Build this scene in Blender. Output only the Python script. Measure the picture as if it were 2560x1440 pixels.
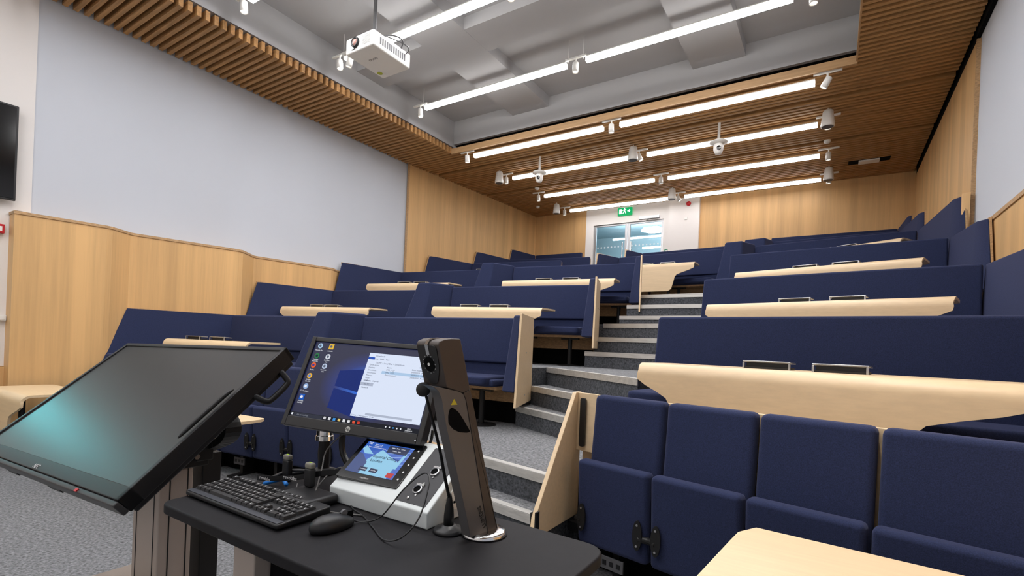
import bpy, bmesh, math, random
from mathutils import Vector, Matrix, Euler
random.seed(7)
S = bpy.context.scene
for o in list(bpy.data.objects): bpy.data.objects.remove(o)
C = S.collection
rad = math.radians

# ---------------------------------------------------------------- camera
EYE = 1.33
cd = bpy.data.cameras.new('camera'); cam = bpy.data.objects.new('camera', cd); C.objects.link(cam)
cd.sensor_width = 36.0; cd.lens = 1249.0/2560*36; cd.shift_y = 147.0/2560; cd.clip_start = .03; cd.clip_end = 100
cam.matrix_world = Matrix.Translation((0, 0, EYE)) @ Matrix.Rotation(rad(32.63), 4, 'Z') @ Matrix.Rotation(rad(90), 4, 'X') @ Matrix.Rotation(rad(2.33), 4, 'Z')
S.camera = cam
# ---------------------------------------------------------------- world, exposure
w = bpy.data.worlds.new('world'); S.world = w; w.use_nodes = True
w.node_tree.nodes['Background'].inputs[0].default_value = (.8, .85, 1, 1)
w.node_tree.nodes['Background'].inputs[1].default_value = .05
S.view_settings.view_transform = 'Standard'; S.view_settings.look = 'None'
S.view_settings.exposure = 0.0; S.view_settings.gamma = 1.0; S.view_settings.use_curve_mapping = False
STRIP = 62.0      # brightness of the linear luminaires
SPOTW = 14.0      # watts of each ceiling spotlight

# ---------------------------------------------------------------- materials
def lin(c):
    return tuple(((v/255)/12.92 if v/255 <= .04045 else ((v/255+.055)/1.055)**2.4) for v in c) + (1,)
MATS = {}
def mat(name, col, rough=.6, metal=0., spec=.5, emit=None, es=0., noise=None, bump=None, coat=0.):
    if name in MATS: return MATS[name]
    m = bpy.data.materials.new(name); m.use_nodes = True; nt = m.node_tree; b = nt.nodes['Principled BSDF']
    b.inputs['Base Color'].default_value = lin(col); b.inputs['Roughness'].default_value = rough
    b.inputs['Metallic'].default_value = metal; b.inputs['Specular IOR Level'].default_value = spec
    if coat: b.inputs['Coat Weight'].default_value = coat
    if emit is not None:
        b.inputs['Emission Color'].default_value = lin(emit); b.inputs['Emission Strength'].default_value = es
    tc = None
    if noise or bump:
        tc = nt.nodes.new('ShaderNodeTexCoord')
    if noise:   # (scale xyz, amount, detail)
        sc, amt, det = noise
        mp = nt.nodes.new('ShaderNodeMapping'); mp.inputs['Scale'].default_value = sc
        nt.links.new(tc.outputs['Object'], mp.inputs[0])
        n = nt.nodes.new('ShaderNodeTexNoise'); n.inputs['Scale'].default_value = 1; n.inputs['Detail'].default_value = det
        n.inputs['Roughness'].default_value = .65
        nt.links.new(mp.outputs[0], n.inputs['Vector'])
        r = nt.nodes.new('ShaderNodeValToRGB')
        a = lin(tuple(max(0, v*(1-amt)) for v in col)); c2 = lin(tuple(min(255, v*(1+amt)) for v in col))
        r.color_ramp.elements[0].color = a; r.color_ramp.elements[1].color = c2
        r.color_ramp.elements[0].position = .32; r.color_ramp.elements[1].position = .68
        nt.links.new(n.outputs['Fac'], r.inputs[0]); nt.links.new(r.outputs[0], b.inputs['Base Color'])
    if bump:    # (scale, strength, dist)
        n2 = nt.nodes.new('ShaderNodeTexNoise'); n2.inputs['Scale'].default_value = bump[0]; n2.inputs['Detail'].default_value = 3
        nt.links.new(tc.outputs['Object'], n2.inputs['Vector'])
        bp = nt.nodes.new('ShaderNodeBump'); bp.inputs['Strength'].default_value = bump[1]; bp.inputs['Distance'].default_value = bump[2]
        nt.links.new(n2.outputs['Fac'], bp.inputs['Height']); nt.links.new(bp.outputs[0], b.inputs['Normal'])
    MATS[name] = m; return m

def veneer(name, col, amt=.10, board=.28, axis='Y'):
    """vertical veneer leaves of slightly different tone with fine grain along Z"""
    m = mat(name, col, .45, spec=.3)
    nt = m.node_tree; b = nt.nodes['Principled BSDF']; tc = nt.nodes.new('ShaderNodeTexCoord')
    sep = nt.nodes.new('ShaderNodeSeparateXYZ'); nt.links.new(tc.outputs['Object'], sep.inputs[0])
    add = nt.nodes.new('ShaderNodeMath'); add.operation = 'ADD'
    nt.links.new(sep.outputs['X'], add.inputs[0]); nt.links.new(sep.outputs['Y'], add.inputs[1])
    dv = nt.nodes.new('ShaderNodeMath'); dv.operation = 'DIVIDE'; dv.inputs[1].default_value = board
    nt.links.new(add.outputs[0], dv.inputs[0])
    n0 = nt.nodes.new('ShaderNodeTexNoise'); n0.noise_dimensions = '1D'; n0.inputs['Scale'].default_value = 1.0; n0.inputs['Detail'].default_value = 4
    nt.links.new(dv.outputs[0], n0.inputs['W'])
    mp = nt.nodes.new('ShaderNodeMapping'); mp.inputs['Scale'].default_value = (45, 45, 1.6)
    nt.links.new(tc.outputs['Object'], mp.inputs[0])
    n1 = nt.nodes.new('ShaderNodeTexNoise'); n1.inputs['Scale'].default_value = 1; n1.inputs['Detail'].default_value = 5
    nt.links.new(mp.outputs[0], n1.inputs['Vector'])
    mx = nt.nodes.new('ShaderNodeMath'); mx.operation = 'MULTIPLY_ADD'; mx.inputs[1].default_value = .45
    nt.links.new(n1.outputs['Fac'], mx.inputs[0]); nt.links.new(n0.outputs['Fac'], mx.inputs[2])
    r = nt.nodes.new('ShaderNodeValToRGB')
    r.color_ramp.elements[0].position = .5; r.color_ramp.elements[1].position = .95
    r.color_ramp.elements[0].color = lin(tuple(v*(1-amt) for v in col)); r.color_ramp.elements[1].color = lin(tuple(min(255, v*(1+amt)) for v in col))
    nt.links.new(mx.outputs[0], r.inputs[0]); nt.links.new(r.outputs[0], b.inputs['Base Color'])
    return m

M_fab = mat('navy_wool', (40, 47, 75), .92, spec=.15, noise=((260, 260, 260), .16, 3), bump=(420, .25, .002))
M_fab.node_tree.nodes['Principled BSDF'].inputs['Sheen Weight'].default_value = .35
M_fab.node_tree.nodes['Principled BSDF'].inputs['Sheen Tint'].default_value = lin((130, 132, 160))
M_oak = veneer('oak_veneer', (210, 169, 116), .06)
M_birch = mat('birch_ply', (224, 198, 160), .38, spec=.4, noise=((3, 40, 40), .02, 4))
M_edge = mat('ply_edge', (180, 145, 104), .55, noise=((30, 30, 90), .12, 3))
M_slat = mat('slat_wood', (172, 130, 84), .55, spec=.25, noise=((3, 30, 30), .12, 4))
M_fascia = mat('fascia_wood', (178, 142, 100), .5, noise=((3, 30, 40), .06, 4))
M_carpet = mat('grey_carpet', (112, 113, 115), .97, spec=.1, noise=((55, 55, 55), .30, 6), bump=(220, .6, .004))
M_riser = mat('riser_carpet_shaded', (78, 80, 84), .97, spec=.1, noise=((55, 55, 55), .30, 6), bump=(220, .6, .004))  # grey carpet copy, darkened to carry the shade on the risers
M_alu = mat('nosing_aluminium', (205, 203, 198), .42, metal=.55, noise=((2, 40, 40), .05, 2))
M_steel = mat('satin_steel', (185, 186, 188), .3, metal=.9)
M_chrome = mat('polished_metal', (215, 215, 215), .15, metal=1.)
M_greyw = mat('pale_grey_panel', (204, 209, 217), .8, spec=.2, bump=(90, .08, .001))
M_white = mat('warm_white_paint', (232, 228, 224), .75, spec=.2)
M_ceil = mat('grey_ceiling_paint', (178, 178, 180), .85, spec=.15)
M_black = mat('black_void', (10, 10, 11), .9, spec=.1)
M_blk = mat('black_plastic', (22, 22, 24), .42)
M_blkg = mat('gloss_black', (10, 10, 12), .12, spec=.6)
M_blkm = mat('black_metal', (20, 20, 21), .5, spec=.4)
M_desk = mat('black_laminate', (23, 22, 25), .6, spec=.2, noise=((25, 25, 25), .10, 4))
M_wpl = mat('white_plastic', (235, 234, 230), .4)
M_led = mat('luminaire_diffuser', (255, 250, 240), .5, emit=(252, 251, 255), es=STRIP)
M_ledside = mat('luminaire_side', (255, 250, 240), .5, emit=(255, 252, 248), es=5.5)
M_ledside2 = mat('suspended_luminaire_side', (255, 250, 240), .5, emit=(255, 252, 248), es=10)
M_led2 = mat('slat_luminaire_diffuser', (255, 250, 240), .5, emit=(252, 251, 255), es=STRIP*.46)
M_lens = mat('spot_lens', (255, 250, 240), .4, emit=(255, 246, 232), es=6)
M_beige = mat('lift_column_metal', (178, 166, 156), .5, metal=.1)
M_grbox = mat('grey_coated_steel', (206, 212, 212), .4)
M_grey = mat('mid_grey_plastic', (92, 92, 94), .5)
M_cam = mat('visualiser_grey', (72, 64, 60), .45, metal=.3)
M_camd = mat('visualiser_dark', (30, 30, 32), .35)
M_red = mat('red_plastic', (190, 25, 35), .4)
M_disp = mat('matte_display_glass', (30, 31, 31), .34, spec=.9)
M_teal = mat('corridor_wall', (168, 190, 196), .6)
M_cordark = mat('corridor_floor', (90, 96, 100), .6)

def em(name, col, s=1.0):
    return mat('glow_'+name, (0, 0, 0), .6, spec=.2, emit=col, es=s)

# ---------------------------------------------------------------- object helpers
def link(o): C.objects.link(o); return o
def finish(name, bm, m, parent=None, bevel=0., seg=2, smooth=False, loc=None, rot=None, weld=False):
    me = bpy.data.meshes.new(name)
    bmesh.ops.recalc_face_normals(bm, faces=bm.faces)
    bm.to_mesh(me); bm.free()
    if isinstance(m, (list, tuple)):
        for q in m: me.materials.append(q)
    else: me.materials.append(m)
    if smooth:
        for p in me.polygons: p.use_smooth = True
    o = link(bpy.data.objects.new(name, me))
    if loc is not None: o.location = loc
    if rot is not None: o.rotation_euler = rot
    if parent is not None:
        o.parent = parent
    if bevel:
        b = o.modifiers.new('bevel', 'BEVEL'); b.width = bevel; b.segments = seg; b.limit_method = 'ANGLE'; b.angle_limit = rad(35)
        b.harden_normals = False
        for p in me.polygons: p.use_smooth = True
        wn = o.modifiers.new('wn', 'WEIGHTED_NORMAL'); wn.keep_sharp = True
    return o
def empty(name, loc, label, cat, group=None, rotz=0.):
    o = link(bpy.data.objects.new(name, None)); o.location = loc; o.rotation_euler = (0, 0, rotz); o.empty_display_size = .1
    o['label'] = label; o['category'] = cat
    if group: o['group'] = group
    return o
def tag(o, label, cat, group=None):
    o['label'] = label; o['category'] = cat
    if group: o['group'] = group
    return o
def struct(o): o['kind'] = 'structure'; return o
def W(o, root):
    """parent a mesh built in world coordinates under root, keeping it in place"""
    o.parent = root
    o.matrix_parent_inverse = (Matrix.Translation(root.location) @ root.rotation_euler.to_matrix().to_4x4()).inverted()
    return o
def box(bm, x0, x1, y0, y1, z0, z1, M=None):
    vs = [bm.verts.new((x, y, z)) for z in (z0, z1) for x, y in ((x0, y0), (x1, y0), (x1, y1), (x0, y1))]
    if M is not None:
        for v in vs: v.co = M @ v.co
    for f in ((0, 3, 2, 1), (4, 5, 6, 7), (0, 1, 5, 4), (1, 2, 6, 5), (2, 3, 7, 6), (3, 0, 4, 7)): bm.faces.new([vs[i] for i in f])
    return bm
def loft(bm, bot, top, z0, z1):
    """prism from plan polygon bot at z0 to plan polygon top at z1 (z may be per-point lists)"""
    n = len(bot)
    zb = z0 if isinstance(z0, (list, tuple)) else [z0]*n; zt = z1 if isinstance(z1, (list, tuple)) else [z1]*n
    b = [bm.verts.new((p[0], p[1], z)) for p, z in zip(bot, zb)]; t = [bm.verts.new((p[0], p[1], z)) for p, z in zip(top, zt)]
    bm.faces.new(b[::-1]); bm.faces.new(t)
    for i in range(n): bm.faces.new((b[i], b[(i+1) % n], t[(i+1) % n], t[i]))
    return bm
def lathe(bm, prof, seg=24, M=None, cap=True):
    rings = []
    for r, z in prof:
        if r < 1e-5: rings.append([bm.verts.new((0, 0, z))])
        else: rings.append([bm.verts.new((r*math.cos(2*math.pi*i/seg), r*math.sin(2*math.pi*i/seg), z)) for i in range(seg)])
    for a, b in zip(rings, rings[1:]):
        for i in range(seg):
            j = (i+1) % seg
            if len(a) == 1 and len(b) == 1: continue
            if len(a) == 1: bm.faces.new((a[0], b[i], b[j]))
            elif len(b) == 1: bm.faces.new((a[i], a[j], b[0]))
            else: bm.faces.new((a[i], a[j], b[j], b[i]))
    if cap:
        for rr in (rings[0], rings[-1]):
            if len(rr) > 1: bm.faces.new(rr)
    if M is not None:
        for rr in rings:
            for v in rr: v.co = M @ v.co
    return bm
def cyl(bm, p, q, r, seg=12, r2=None):
    p = Vector(p); q = Vector(q); d = q-p
    M = Matrix.Translation(p) @ d.to_track_quat('Z', 'Y').to_matrix().to_4x4()
    return lathe(bm, [(r, 0), (r if r2 is None else r2, d.length)], seg, M)
def smooth_pts(pts, n=6):
    P = [Vector(p) for p in pts]; out = []
    for i in range(len(P)-1):
        p0 = P[max(i-1, 0)]; p1 = P[i]; p2 = P[i+1]; p3 = P[min(i+2, len(P)-1)]
        for k in range(n):
            t = k/n
            out.append(.5*((2*p1)+(-p0+p2)*t+(2*p0-5*p1+4*p2-p3)*t*t+(-p0+3*p1-3*p2+p3)*t**3))
    out.append(P[-1]); return out
def tube(bm, pts, r, seg=8, n=6):
    P = smooth_pts(pts, n) if n > 1 else [Vector(p) for p in pts]
    rings = []; up = Vector((0, 0, 1)); prev = None
    for i, p in enumerate(P):
        t = (P[min(i+1, len(P)-1)]-P[max(i-1, 0)]).normalized()
        if prev is None:
            a = t.cross(up) if abs(t.dot(up)) < .95 else t.cross(Vector((1, 0, 0)))
        else: a = prev - t*prev.dot(t)
        a.normalize(); prev = a; b = t.cross(a)
        rr = r(i/(len(P)-1)) if callable(r) else r
        rings.append([bm.verts.new(p+(a*math.cos(2*math.pi*k/seg)+b*math.sin(2*math.pi*k/seg))*rr) for k in range(seg)])
    for A, B in zip(rings, rings[1:]):
        for k in range(seg): bm.faces.new((A[k], A[(k+1) % seg], B[(k+1) % seg], B[k]))
    bm.faces.new(rings[0][::-1]); bm.faces.new(rings[-1]); return bm
def rpoly(pts, r, n=5):
    """round the corners of a 2D polygon"""
    out = []; N = len(pts)
    rs = r if isinstance(r, (list, tuple)) else [r]*N
    for i in range(N):
        p = Vector(pts[i]); a = Vector(pts[i-1]); b = Vector(pts[(i+1) % N]); rr = rs[i]
        if rr <= 0: out.append((p.x, p.y)); continue
        u = (a-p); v = (b-p); rr = min(rr, u.length*.49, v.length*.49); u.normalize(); v.normalize()
        s = p+u*rr; e = p+v*rr
        for k in range(n+1):
            t = k/n; q = s*(1-t)**2+p*2*t*(1-t)+e*t*t; out.append((q.x, q.y))
    return out
def nb(): return bmesh.new()
def text(s, size, m, name='lettering', parent=None, M=None, align='CENTER', ext=.0004):
    cu = bpy.data.curves.new('t', 'FONT'); cu.body = s; cu.size = size; cu.align_x = align; cu.align_y = 'CENTER'; cu.extrude = ext; cu.resolution_u = 2
    o = bpy.data.objects.new('t', cu); C.objects.link(o)
    dg = bpy.context.evaluated_depsgraph_get(); me = bpy.data.meshes.new_from_object(o.evaluated_get(dg))
    bpy.data.objects.remove(o); me.materials.clear(); me.materials.append(m)
    r = link(bpy.data.objects.new(name, me)); r.parent = parent
    if M is not None: r.matrix_local = M
    return r
def copy_tree(o, parent=None):
    c = o.copy(); C.objects.link(c)
    if parent is not None: c.parent = parent
    for ch in list(o.children): copy_tree(ch, c)
    return c

# ================================================================ SETTING
FZ = [0, .56, 1.12, 1.68, 2.19, 2.56, 2.88]        # floor level of each tier
XL, XR, YB, YF, CZ = -7.65, 1.26, 12.4, -2.6, 5.08
# stage floor
bm = nb(); box(bm, XL-.2, XR+.2, YF-.1, YB+.2, -.2, 0); struct(finish('floor', bm, M_carpet))
# tier platforms (plan outline: front edge through the blocks and the aisle)
def tier(i, front, hi=None):
    z = FZ[i]
    pts = front + [(XR, YB), (XL, YB)]
    bm = nb(); loft(bm, pts, pts, FZ[i-1]-.002, z)
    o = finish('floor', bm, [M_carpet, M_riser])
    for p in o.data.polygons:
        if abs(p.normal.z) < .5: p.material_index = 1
    return struct(o)
tier(1, [(XL, 2.72), (-3.2, 3.06), (-2.65, 2.93), (-1.40, 2.665), (-1.37, 2.98), (XR, 2.45)])
tier(2, [(XL, 4.0), (-5.2, 4.3), (-2.62, 4.40), (-2.60, 4.78), (-1.25, 3.77), (-1.24, 4.17), (XR, 4.0)])
tier(3, [(XL, 5.85), (-5.2, 6.15), (-2.56, 6.22), (-2.55, 6.2), (-1.3, 6.00), (-1.27, 6.08), (XR, 5.75)])
tier(4, [(XL, 7.42), (-5.2, 7.62), (-2.60, 7.88), (-2.58, 7.40), (-1.22, 7.34), (-1.2, 7.68), (XR, 7.42)])
tier(5, [(XL, 9.6), (-5.0, 9.8), (-4.9, 9.9), (-3.8, 9.95), (-1.2, 9.68), (XR, 9.4)])
tier(6, [(XL, 11.3), (-5.0, 11.5), (-4.9, 11.5), (-3.8, 11.5), (-1.2, 11.25), (XR, 11.0)])
def step(z0, z1, pts):
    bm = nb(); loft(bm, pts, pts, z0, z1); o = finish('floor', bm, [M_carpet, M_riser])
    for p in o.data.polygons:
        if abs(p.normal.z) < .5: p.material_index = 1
    struct(o)
nose_n = [0]
def nosing(p, q, z, m=None, h=.05, d=.055):
    """aluminium stair edge: top strip and front lip from p to q at level z"""
    nose_n[0] += 1
    p = Vector((p[0], p[1], 0)); q = Vector((q[0], q[1], 0)); u = (q-p).normalized(); n = Vector((u.y, -u.x, 0))
    if n.y > 0: n = -n
    bm = nb()
    a, b = p+n*.006, q+n*.006
    c, e = q-n*d, p-n*d
    loft(bm, [a, b, c, e], [a, b, c, e], z-.004, z+.004)
    a2, b2 = p+n*.010, q+n*.010; c2, e2 = q+n*.001, p+n*.001
    loft(bm, [a2, b2, c2, e2], [a2, b2, c2, e2], z-h, z+.004)
    return struct(finish('trim_%d' % nose_n[0], bm, m or M_alu))
# stage -> tier 1
step(0, .187, [(-3.05, 2.52), (-1.38, 2.20), (-1.38, 2.9), (-3.05, 3.1)]); nosing((-3.0, 2.51), (-1.38, 2.195), .187)
step(.187, .373, [(-3.05, 2.80), (-1.38, 2.48), (-1.38, 2.9), (-3.05, 3.1)]); nosing((-3.0, 2.79), (-1.38, 2.475), .373)
nosing((-2.35, 2.866), (-1.37, 2.66), .56)
bm = nb(); loft(bm, [(-3.1, 3.02), (-2.65, 2.915), (-2.35, 2.85), (-2.35, 2.885), (-2.65, 2.955), (-3.1, 3.06)], [(-3.1, 3.02), (-2.65, 2.915), (-2.35, 2.85), (-2.35, 2.885), (-2.65, 2.955), (-3.1, 3.06)], .40, .572)
struct(finish('trim_40', bm, M_edge))
# tier 1 -> 2 (winding treads)
step(.56, .747, [(-2.6, 4.18), (-1.25, 3.50), (-1.25, 4.1), (-2.6, 4.8)]); nosing((-2.6, 4.18), (-1.25, 3.50), .747)
step(.747, .933, [(-2.6, 4.45), (-1.25, 3.62), (-1.25, 4.1), (-2.6, 4.8)]); nosing((-2.6, 4.45), (-1.25, 3.62), .933)
nosing((-2.60, 4.78), (-1.25, 3.77), 1.12)
# tier 2 -> 3
for y, za, zb in ((5.60, 1.12, 1.307), (5.88, 1.307, 1.493)):
    step(za, zb, [(-2.55, y+.05), (-1.28, y-.14), (-1.28, 6.1), (-2.55, 6.25)]); nosing((-2.55, y+.05), (-1.28, y-.14), zb)
nosing((-2.55, 6.2), (-1.3, 6.00), 1.68)
for y, za, zb in ((6.80, 1.68, 1.83), (7.08, 1.83, 2.01)):
    step(za, zb, [(-2.57, y+.03), (-1.22, y-.03), (-1.22, 7.4), (-2.57, 7.45)]); nosing((-2.57, y+.03), (-1.22, y-.03), zb)
nosing((-2.58, 7.40), (-1.22, 7.34), 2.19)

# walls
def wall(name, x0, x1, y0, y1, z0, z1, m):
    bm = nb(); box(bm, x0, x1, y0, y1, z0, z1); return struct(finish(name, bm, m))
wall('wall_left', XL-.2, XL-.03, YF, 7.66, -.1, 5.9, M_greyw)
wall('wall_left_upper_white', XL-.03, XL-.012, YF, 1.655, .89, 5.3, M_white)
wall('wall_left_upper_white_strip', XL-.03, XL-.012, 1.655, 1.79, 2.62, 5.3, M_white)
# wainscot, saw-tooth in plan
wpx = [(-7.483, 1.62), (-7.375, 2.32), (-7.362, 2.40), (-7.38, 2.46), (-7.545, 2.70), (-7.554, 2.76), (-7.325, 3.82), (-7.304, 3.94), (-7.325, 4.02), (-7.605, 4.34), (-7.614, 4.40), (-7.435, 5.58), (-7.429, 5.64), (-7.45, 5.70), (-7.605, 5.92), (-7.61, 5.98), (-7.46, 7.20), (-7.45, 7.28), (-7.48, 7.34), (-7.62, 7.63)]
top = [(XL-.10, 1.62)] + wpx + [(XL-.10, 7.63)]
bm = nb(); loft(bm, top, top, 0, 2.555); o = struct(finish('wall_left_wainscot', bm, M_oak))
tp = [(XL-.10, 1.612)] + [(x+.010, y-(.008 if k == 0 else 0)) for k, (x, y) in enumerate(wpx)] + [(XL-.10, 7.63)]
bm = nb(); loft(bm, tp, tp, 2.553, 2.583); struct(finish('trim_41', bm, M_edge))
wall('wall_left_base', XL-.03, XL+.004, YF, 1.656, 0, .885, M_oak)
# rear left full-height veneer
rl = [(-7.63, 7.63), (-7.28, YB), (-7.9, YB), (-7.9, 7.63)]
bm = nb(); loft(bm, rl, rl, 0, 5.4); struct(finish('wall_left_rear', bm, M_oak))
bm = nb(); box(bm, -7.652, -7.618, 7.60, 7.63, 2.6, 5.1); struct(finish('trim_42', bm, M_edge))
# back wall with door opening
dx0, dx1, dzt, dzf = -5.49, -3.62, 4.66, 2.56
wall('wall_back', -7.9, -5.71, YB, YB+.15, 0, 5.4, M_oak)
wall('wall_back_right', -2.76, XR+.2, YB, YB+.15, 0, 5.4, M_oak)
bm = nb()
box(bm, -5.71, dx0, YB-.012, YB+.2, 2.5, 5.12); box(bm, dx0, dx1, YB-.012, YB+.2, dzt, 5.12); box(bm, dx1, -3.47, YB-.012, YB+.2, 2.5, 5.12)
box(bm, -3.47, -2.76, YB-.10, YB+.2, 2.5, 5.12); box(bm, -5.71, -2.76, YB, YB+.15, 0, 2.56)
struct(finish('wall_back_white', bm, M_white))
# right wall
wall('wall_right', XR+.03, XR+.2, YF, 7.49, -.1, 5.9, M_greyw)
rw = [(XR-.015, 1.0), (XR+.0, 5.6), (XR-.015, 6.7), (XR+.2, 6.7), (XR+.2, 1.0)]
bm = nb(); loft(bm, rw, rw, 0, 2.72); struct(finish('wall_right_wainscot', bm, M_oak))
rw2 = [(XR-.027, 1.0), (XR-.012, 5.6), (XR-.027, 6.7), (XR+.2, 6.7), (XR+.2, 1.0)]
bm = nb(); loft(bm, rw2, rw2, 2.72, 2.76); struct(finish('trim_43', bm, M_edge))
wall('wall_right_rear', XR, XR+.2, 7.49, YB+.1, 0, 5.0, M_oak)
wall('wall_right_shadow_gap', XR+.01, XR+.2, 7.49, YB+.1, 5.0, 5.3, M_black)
wall('trim_44', XR-.008, XR+.03, 7.462, 7.49, 2.7, 5.0, M_edge)
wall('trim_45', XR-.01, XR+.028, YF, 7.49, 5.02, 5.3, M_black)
wall('wall_front', XL-.2, XR+.2, YF-.15, YF, -.1, 5.9, M_white)
# ceiling of the void with downstand beams
bm = nb(); box(bm, -6.6, .4, YF-.1, 7.8, 5.72, 5.9); struct(finish('ceiling', bm, M_ceil))
bm = nb()
for y0, y1 in ((5.2, 5.76), (2.05, 2.6), (-1.1, -.55)): box(bm, -6.45, .2, y0, y1, 5.552, 5.73)
struct(finish('ceiling_cross_beams', bm, M_ceil))
bm = nb()
for x0, x1 in ((-5.05, -4.3), (-1.88, -1.16)): box(bm, x0, x1, YF, 7.62, 5.55, 5.731)
struct(finish('ceiling_long_beams', bm, M_ceil))
bm = nb()
box(bm, -6.6, -6.43, YF, 7.7, 5.22, 5.8); box(bm, -6.6, .4, 7.60, 7.8, 5.27, 5.8); box(bm, .16, .4, YF, 7.7, 5.2, 5.8)
struct(finish('wall_void_upstand', bm, M_ceil))
# dark deck above the slats
bm = nb()
box(bm, XL-.2, -6.5, YF, 7.7, 5.26, 5.30); box(bm, .25, XR+.2, YF, 7.7, 5.26, 5.30); box(bm, -8, XR+.2, 7.66, YB+.2, 5.26, 5.30)
struct(finish('ceiling_dark_deck', bm, M_black))
# slats (battens running across the room)
bm = nb(); y = YF+.05
while y < YB-.03:
    if y < 7.5:
        box(bm, XL+.0, -6.42, y, y+.048, CZ, CZ+.115); box(bm, .145, XR-.03, y, y+.048, CZ, CZ+.115)
    elif y > 7.57 and not (8.40 < y+.02 < 8.47) and not (10.04 < y+.02 < 10.11):
        box(bm, XL+.02, XR-.03, y, y+.048, CZ, CZ+.115)
    y += .0985
struct(finish('ceiling_slats', bm, M_slat))
bm = nb(); box(bm, -6.42, .145, 7.53, 7.56, 5.06, 5.165); struct(finish('trim_46', bm, M_fascia))
bm = nb(); box(bm, .13, .148, YF, 7.55, 5.085, 5.19); struct(finish('trim_47', bm, M_fascia))

# ---- rear doors and corridor beyond
def door(n, x0, x1, closer):
    root = link(bpy.data.objects.new('door_%d' % n, None)); root.location = ((x0+x1)/2, YB+.05, dzf); struct(root)
    bm = nb(); f = .065; y0, y1 = YB+.03, YB+.075
    box(bm, x0, x0+f, y0, y1, dzf, dzt); box(bm, x1-f, x1, y0, y1, dzf, dzt); box(bm, x0+f, x1-f, y0, y1, dzt-.05, dzt); box(bm, x0+f, x1-f, y0, y1, dzf, dzf+.12)
    W(finish('door_frame', bm, M_steel, bevel=.003), root)
    g = bpy.data.materials.get('door_glass')
    if g is None:
        g = bpy.data.materials.new('door_glass'); g.use_nodes = True; b = g.node_tree.nodes['Principled BSDF']
        b.inputs['Base Color'].default_value = (.86, .95, .96, 1); b.inputs['Roughness'].default_value = .02; b.inputs['Transmission Weight'].default_value = 1; b.inputs['IOR'].default_value = 1.1
    bm = nb(); box(bm, x0+f, x1-f, YB+.048, YB+.056, dzf+.12, dzt-.05); W(finish('glass_pane', bm, g), root)
    bm = nb(); k = 0; x = x0+f+.06
    while x < x1-f-.03:
        lathe(bm, [(.022, 0), (.022, .002)], 10, Matrix.Translation((x, YB+.045, 4.06)) @ Matrix.Rotation(rad(90), 4, 'X')); x += .095
    W(finish('manifestation_dots', bm, mat('frosted_dots', (225, 232, 235), .5)), root)
    bm = nb(); hx = x1-.11 if closer == 0 else x0+.11
    cyl(bm, (hx, YB-.01, dzf+.7), (hx, YB-.01, dzf+1.6), .016, 12); W(finish('pull_handle', bm, M_chrome), root)
    if closer:
        bm = nb(); box(bm, x1-.62, x1-.1, YB-.055, YB+.0, dzt+.03, dzt+.10); W(finish('door_closer', bm, M_steel, bevel=.006), root)
        bm = nb(); tube(bm, [(x1-.15, YB-.03, dzt+.03), (x1-.3, YB-.14, dzt-.0), (x1-.5, YB-.02, dzt-.03)], .008, 6, 1); W(finish('closer_arm', bm, M_steel), root)
door(1, dx0, -4.56, 0); door(2, -4.55, dx1, 1)
bm = nb()
box(bm, -9.5, 1.5, 18.5, 18.6, 2.4, 5.9); box(bm, -9.6, -9.5, YB+.2, 18.6, 2.4, 5.9); box(bm, 1.5, 1.6, YB+.2, 18.6, 2.4, 5.9)
struct(finish('wall_corridor', bm, M_teal))
bm = nb(); box(bm, -9.6, 1.6, YB+.15, 18.6, 2.45, 2.56); struct(finish('floor', bm, M_cordark))
bm = nb(); box(bm, -9.6, 1.6, YB+.15, 18.6, 5.75, 5.85); struct(finish('ceiling_corridor', bm, M_teal))
def hexl(x, y, z, r, label):
    root = empty('hexagonal_light', (x, y, z), label, 'ceiling light', 'hexagonal lights in the corridor')
    bm = nb(); lathe(bm, [(r, 0), (r, .04)], 6); finish('diffuser', bm, em('hex', (235, 244, 255), 60), root)
    bm = nb(); cyl(bm, (0, 0, .04), (0, 0, 5.75-z), .01, 6); finish('hanging_rod', bm, M_steel, root)
hexl(-4.95, 15.9, 5.25, .42, 'upper glowing hexagonal lamp seen through the glass of the rear doors')
hexl(-3.65, 13.6, 4.28, .20, 'lower glowing hexagonal lamp seen through the right rear door')
def cstrip(x0, x1, y, z, label):
    bm = nb(); box(bm, x0, x1, y-.03, y+.03, z, z+.05); tag(finish('corridor_strip_light', bm, em('cor', (235, 244, 255), 60)), label, 'ceiling light')
cstrip(-6.6, -3.6, 16.6, 5.2, 'long white strip light in the corridor, level with the upper hexagonal lamp')
cstrip(-5.2, -3.2, 15.6, 4.62, 'white strip light in the corridor just under the row of door dots')
cstrip(-4.6, -3.4, 14.9, 4.08, 'lowest dim strip light seen through the right rear door')

# ================================================================ CEILING LIGHTS
def luminaire(x0, x1, y, z, label, ceil_z, grp):
    root = empty('linear_light', ((x0+x1)/2, y, z), label, 'ceiling light', grp)
    L = (x1-x0)/2
    bm = nb(); box(bm, -L, L, -.036, .036, .058, .075); finish('housing', bm, M_wpl, root, bevel=.004)
    bm = nb(); box(bm, -L, L, -.034, .034, 0, .058); df = finish('diffuser', bm, [M_ledside2, M_led] if ceil_z > 5.5 else [M_ledside, M_led2], root)
    for p in df.data.polygons:
        if p.normal.z < -.5: p.material_index = 1
    if ceil_z-z > .3:
        for sx in (-L-.05, L+.03):
            bm = nb(); cyl(bm, (sx, 0, .06), (sx, 0, ceil_z-z), .004, 6); finish('suspension_wire', bm, M_wpl, root)
rows = [(7.655, 'first row behind wooden ceiling edge'), (9.05, 'second row from wooden ceiling edge'), (10.46, 'third row from wooden ceiling edge'), (11.86, 'last row nearest the rear doors')]
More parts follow.
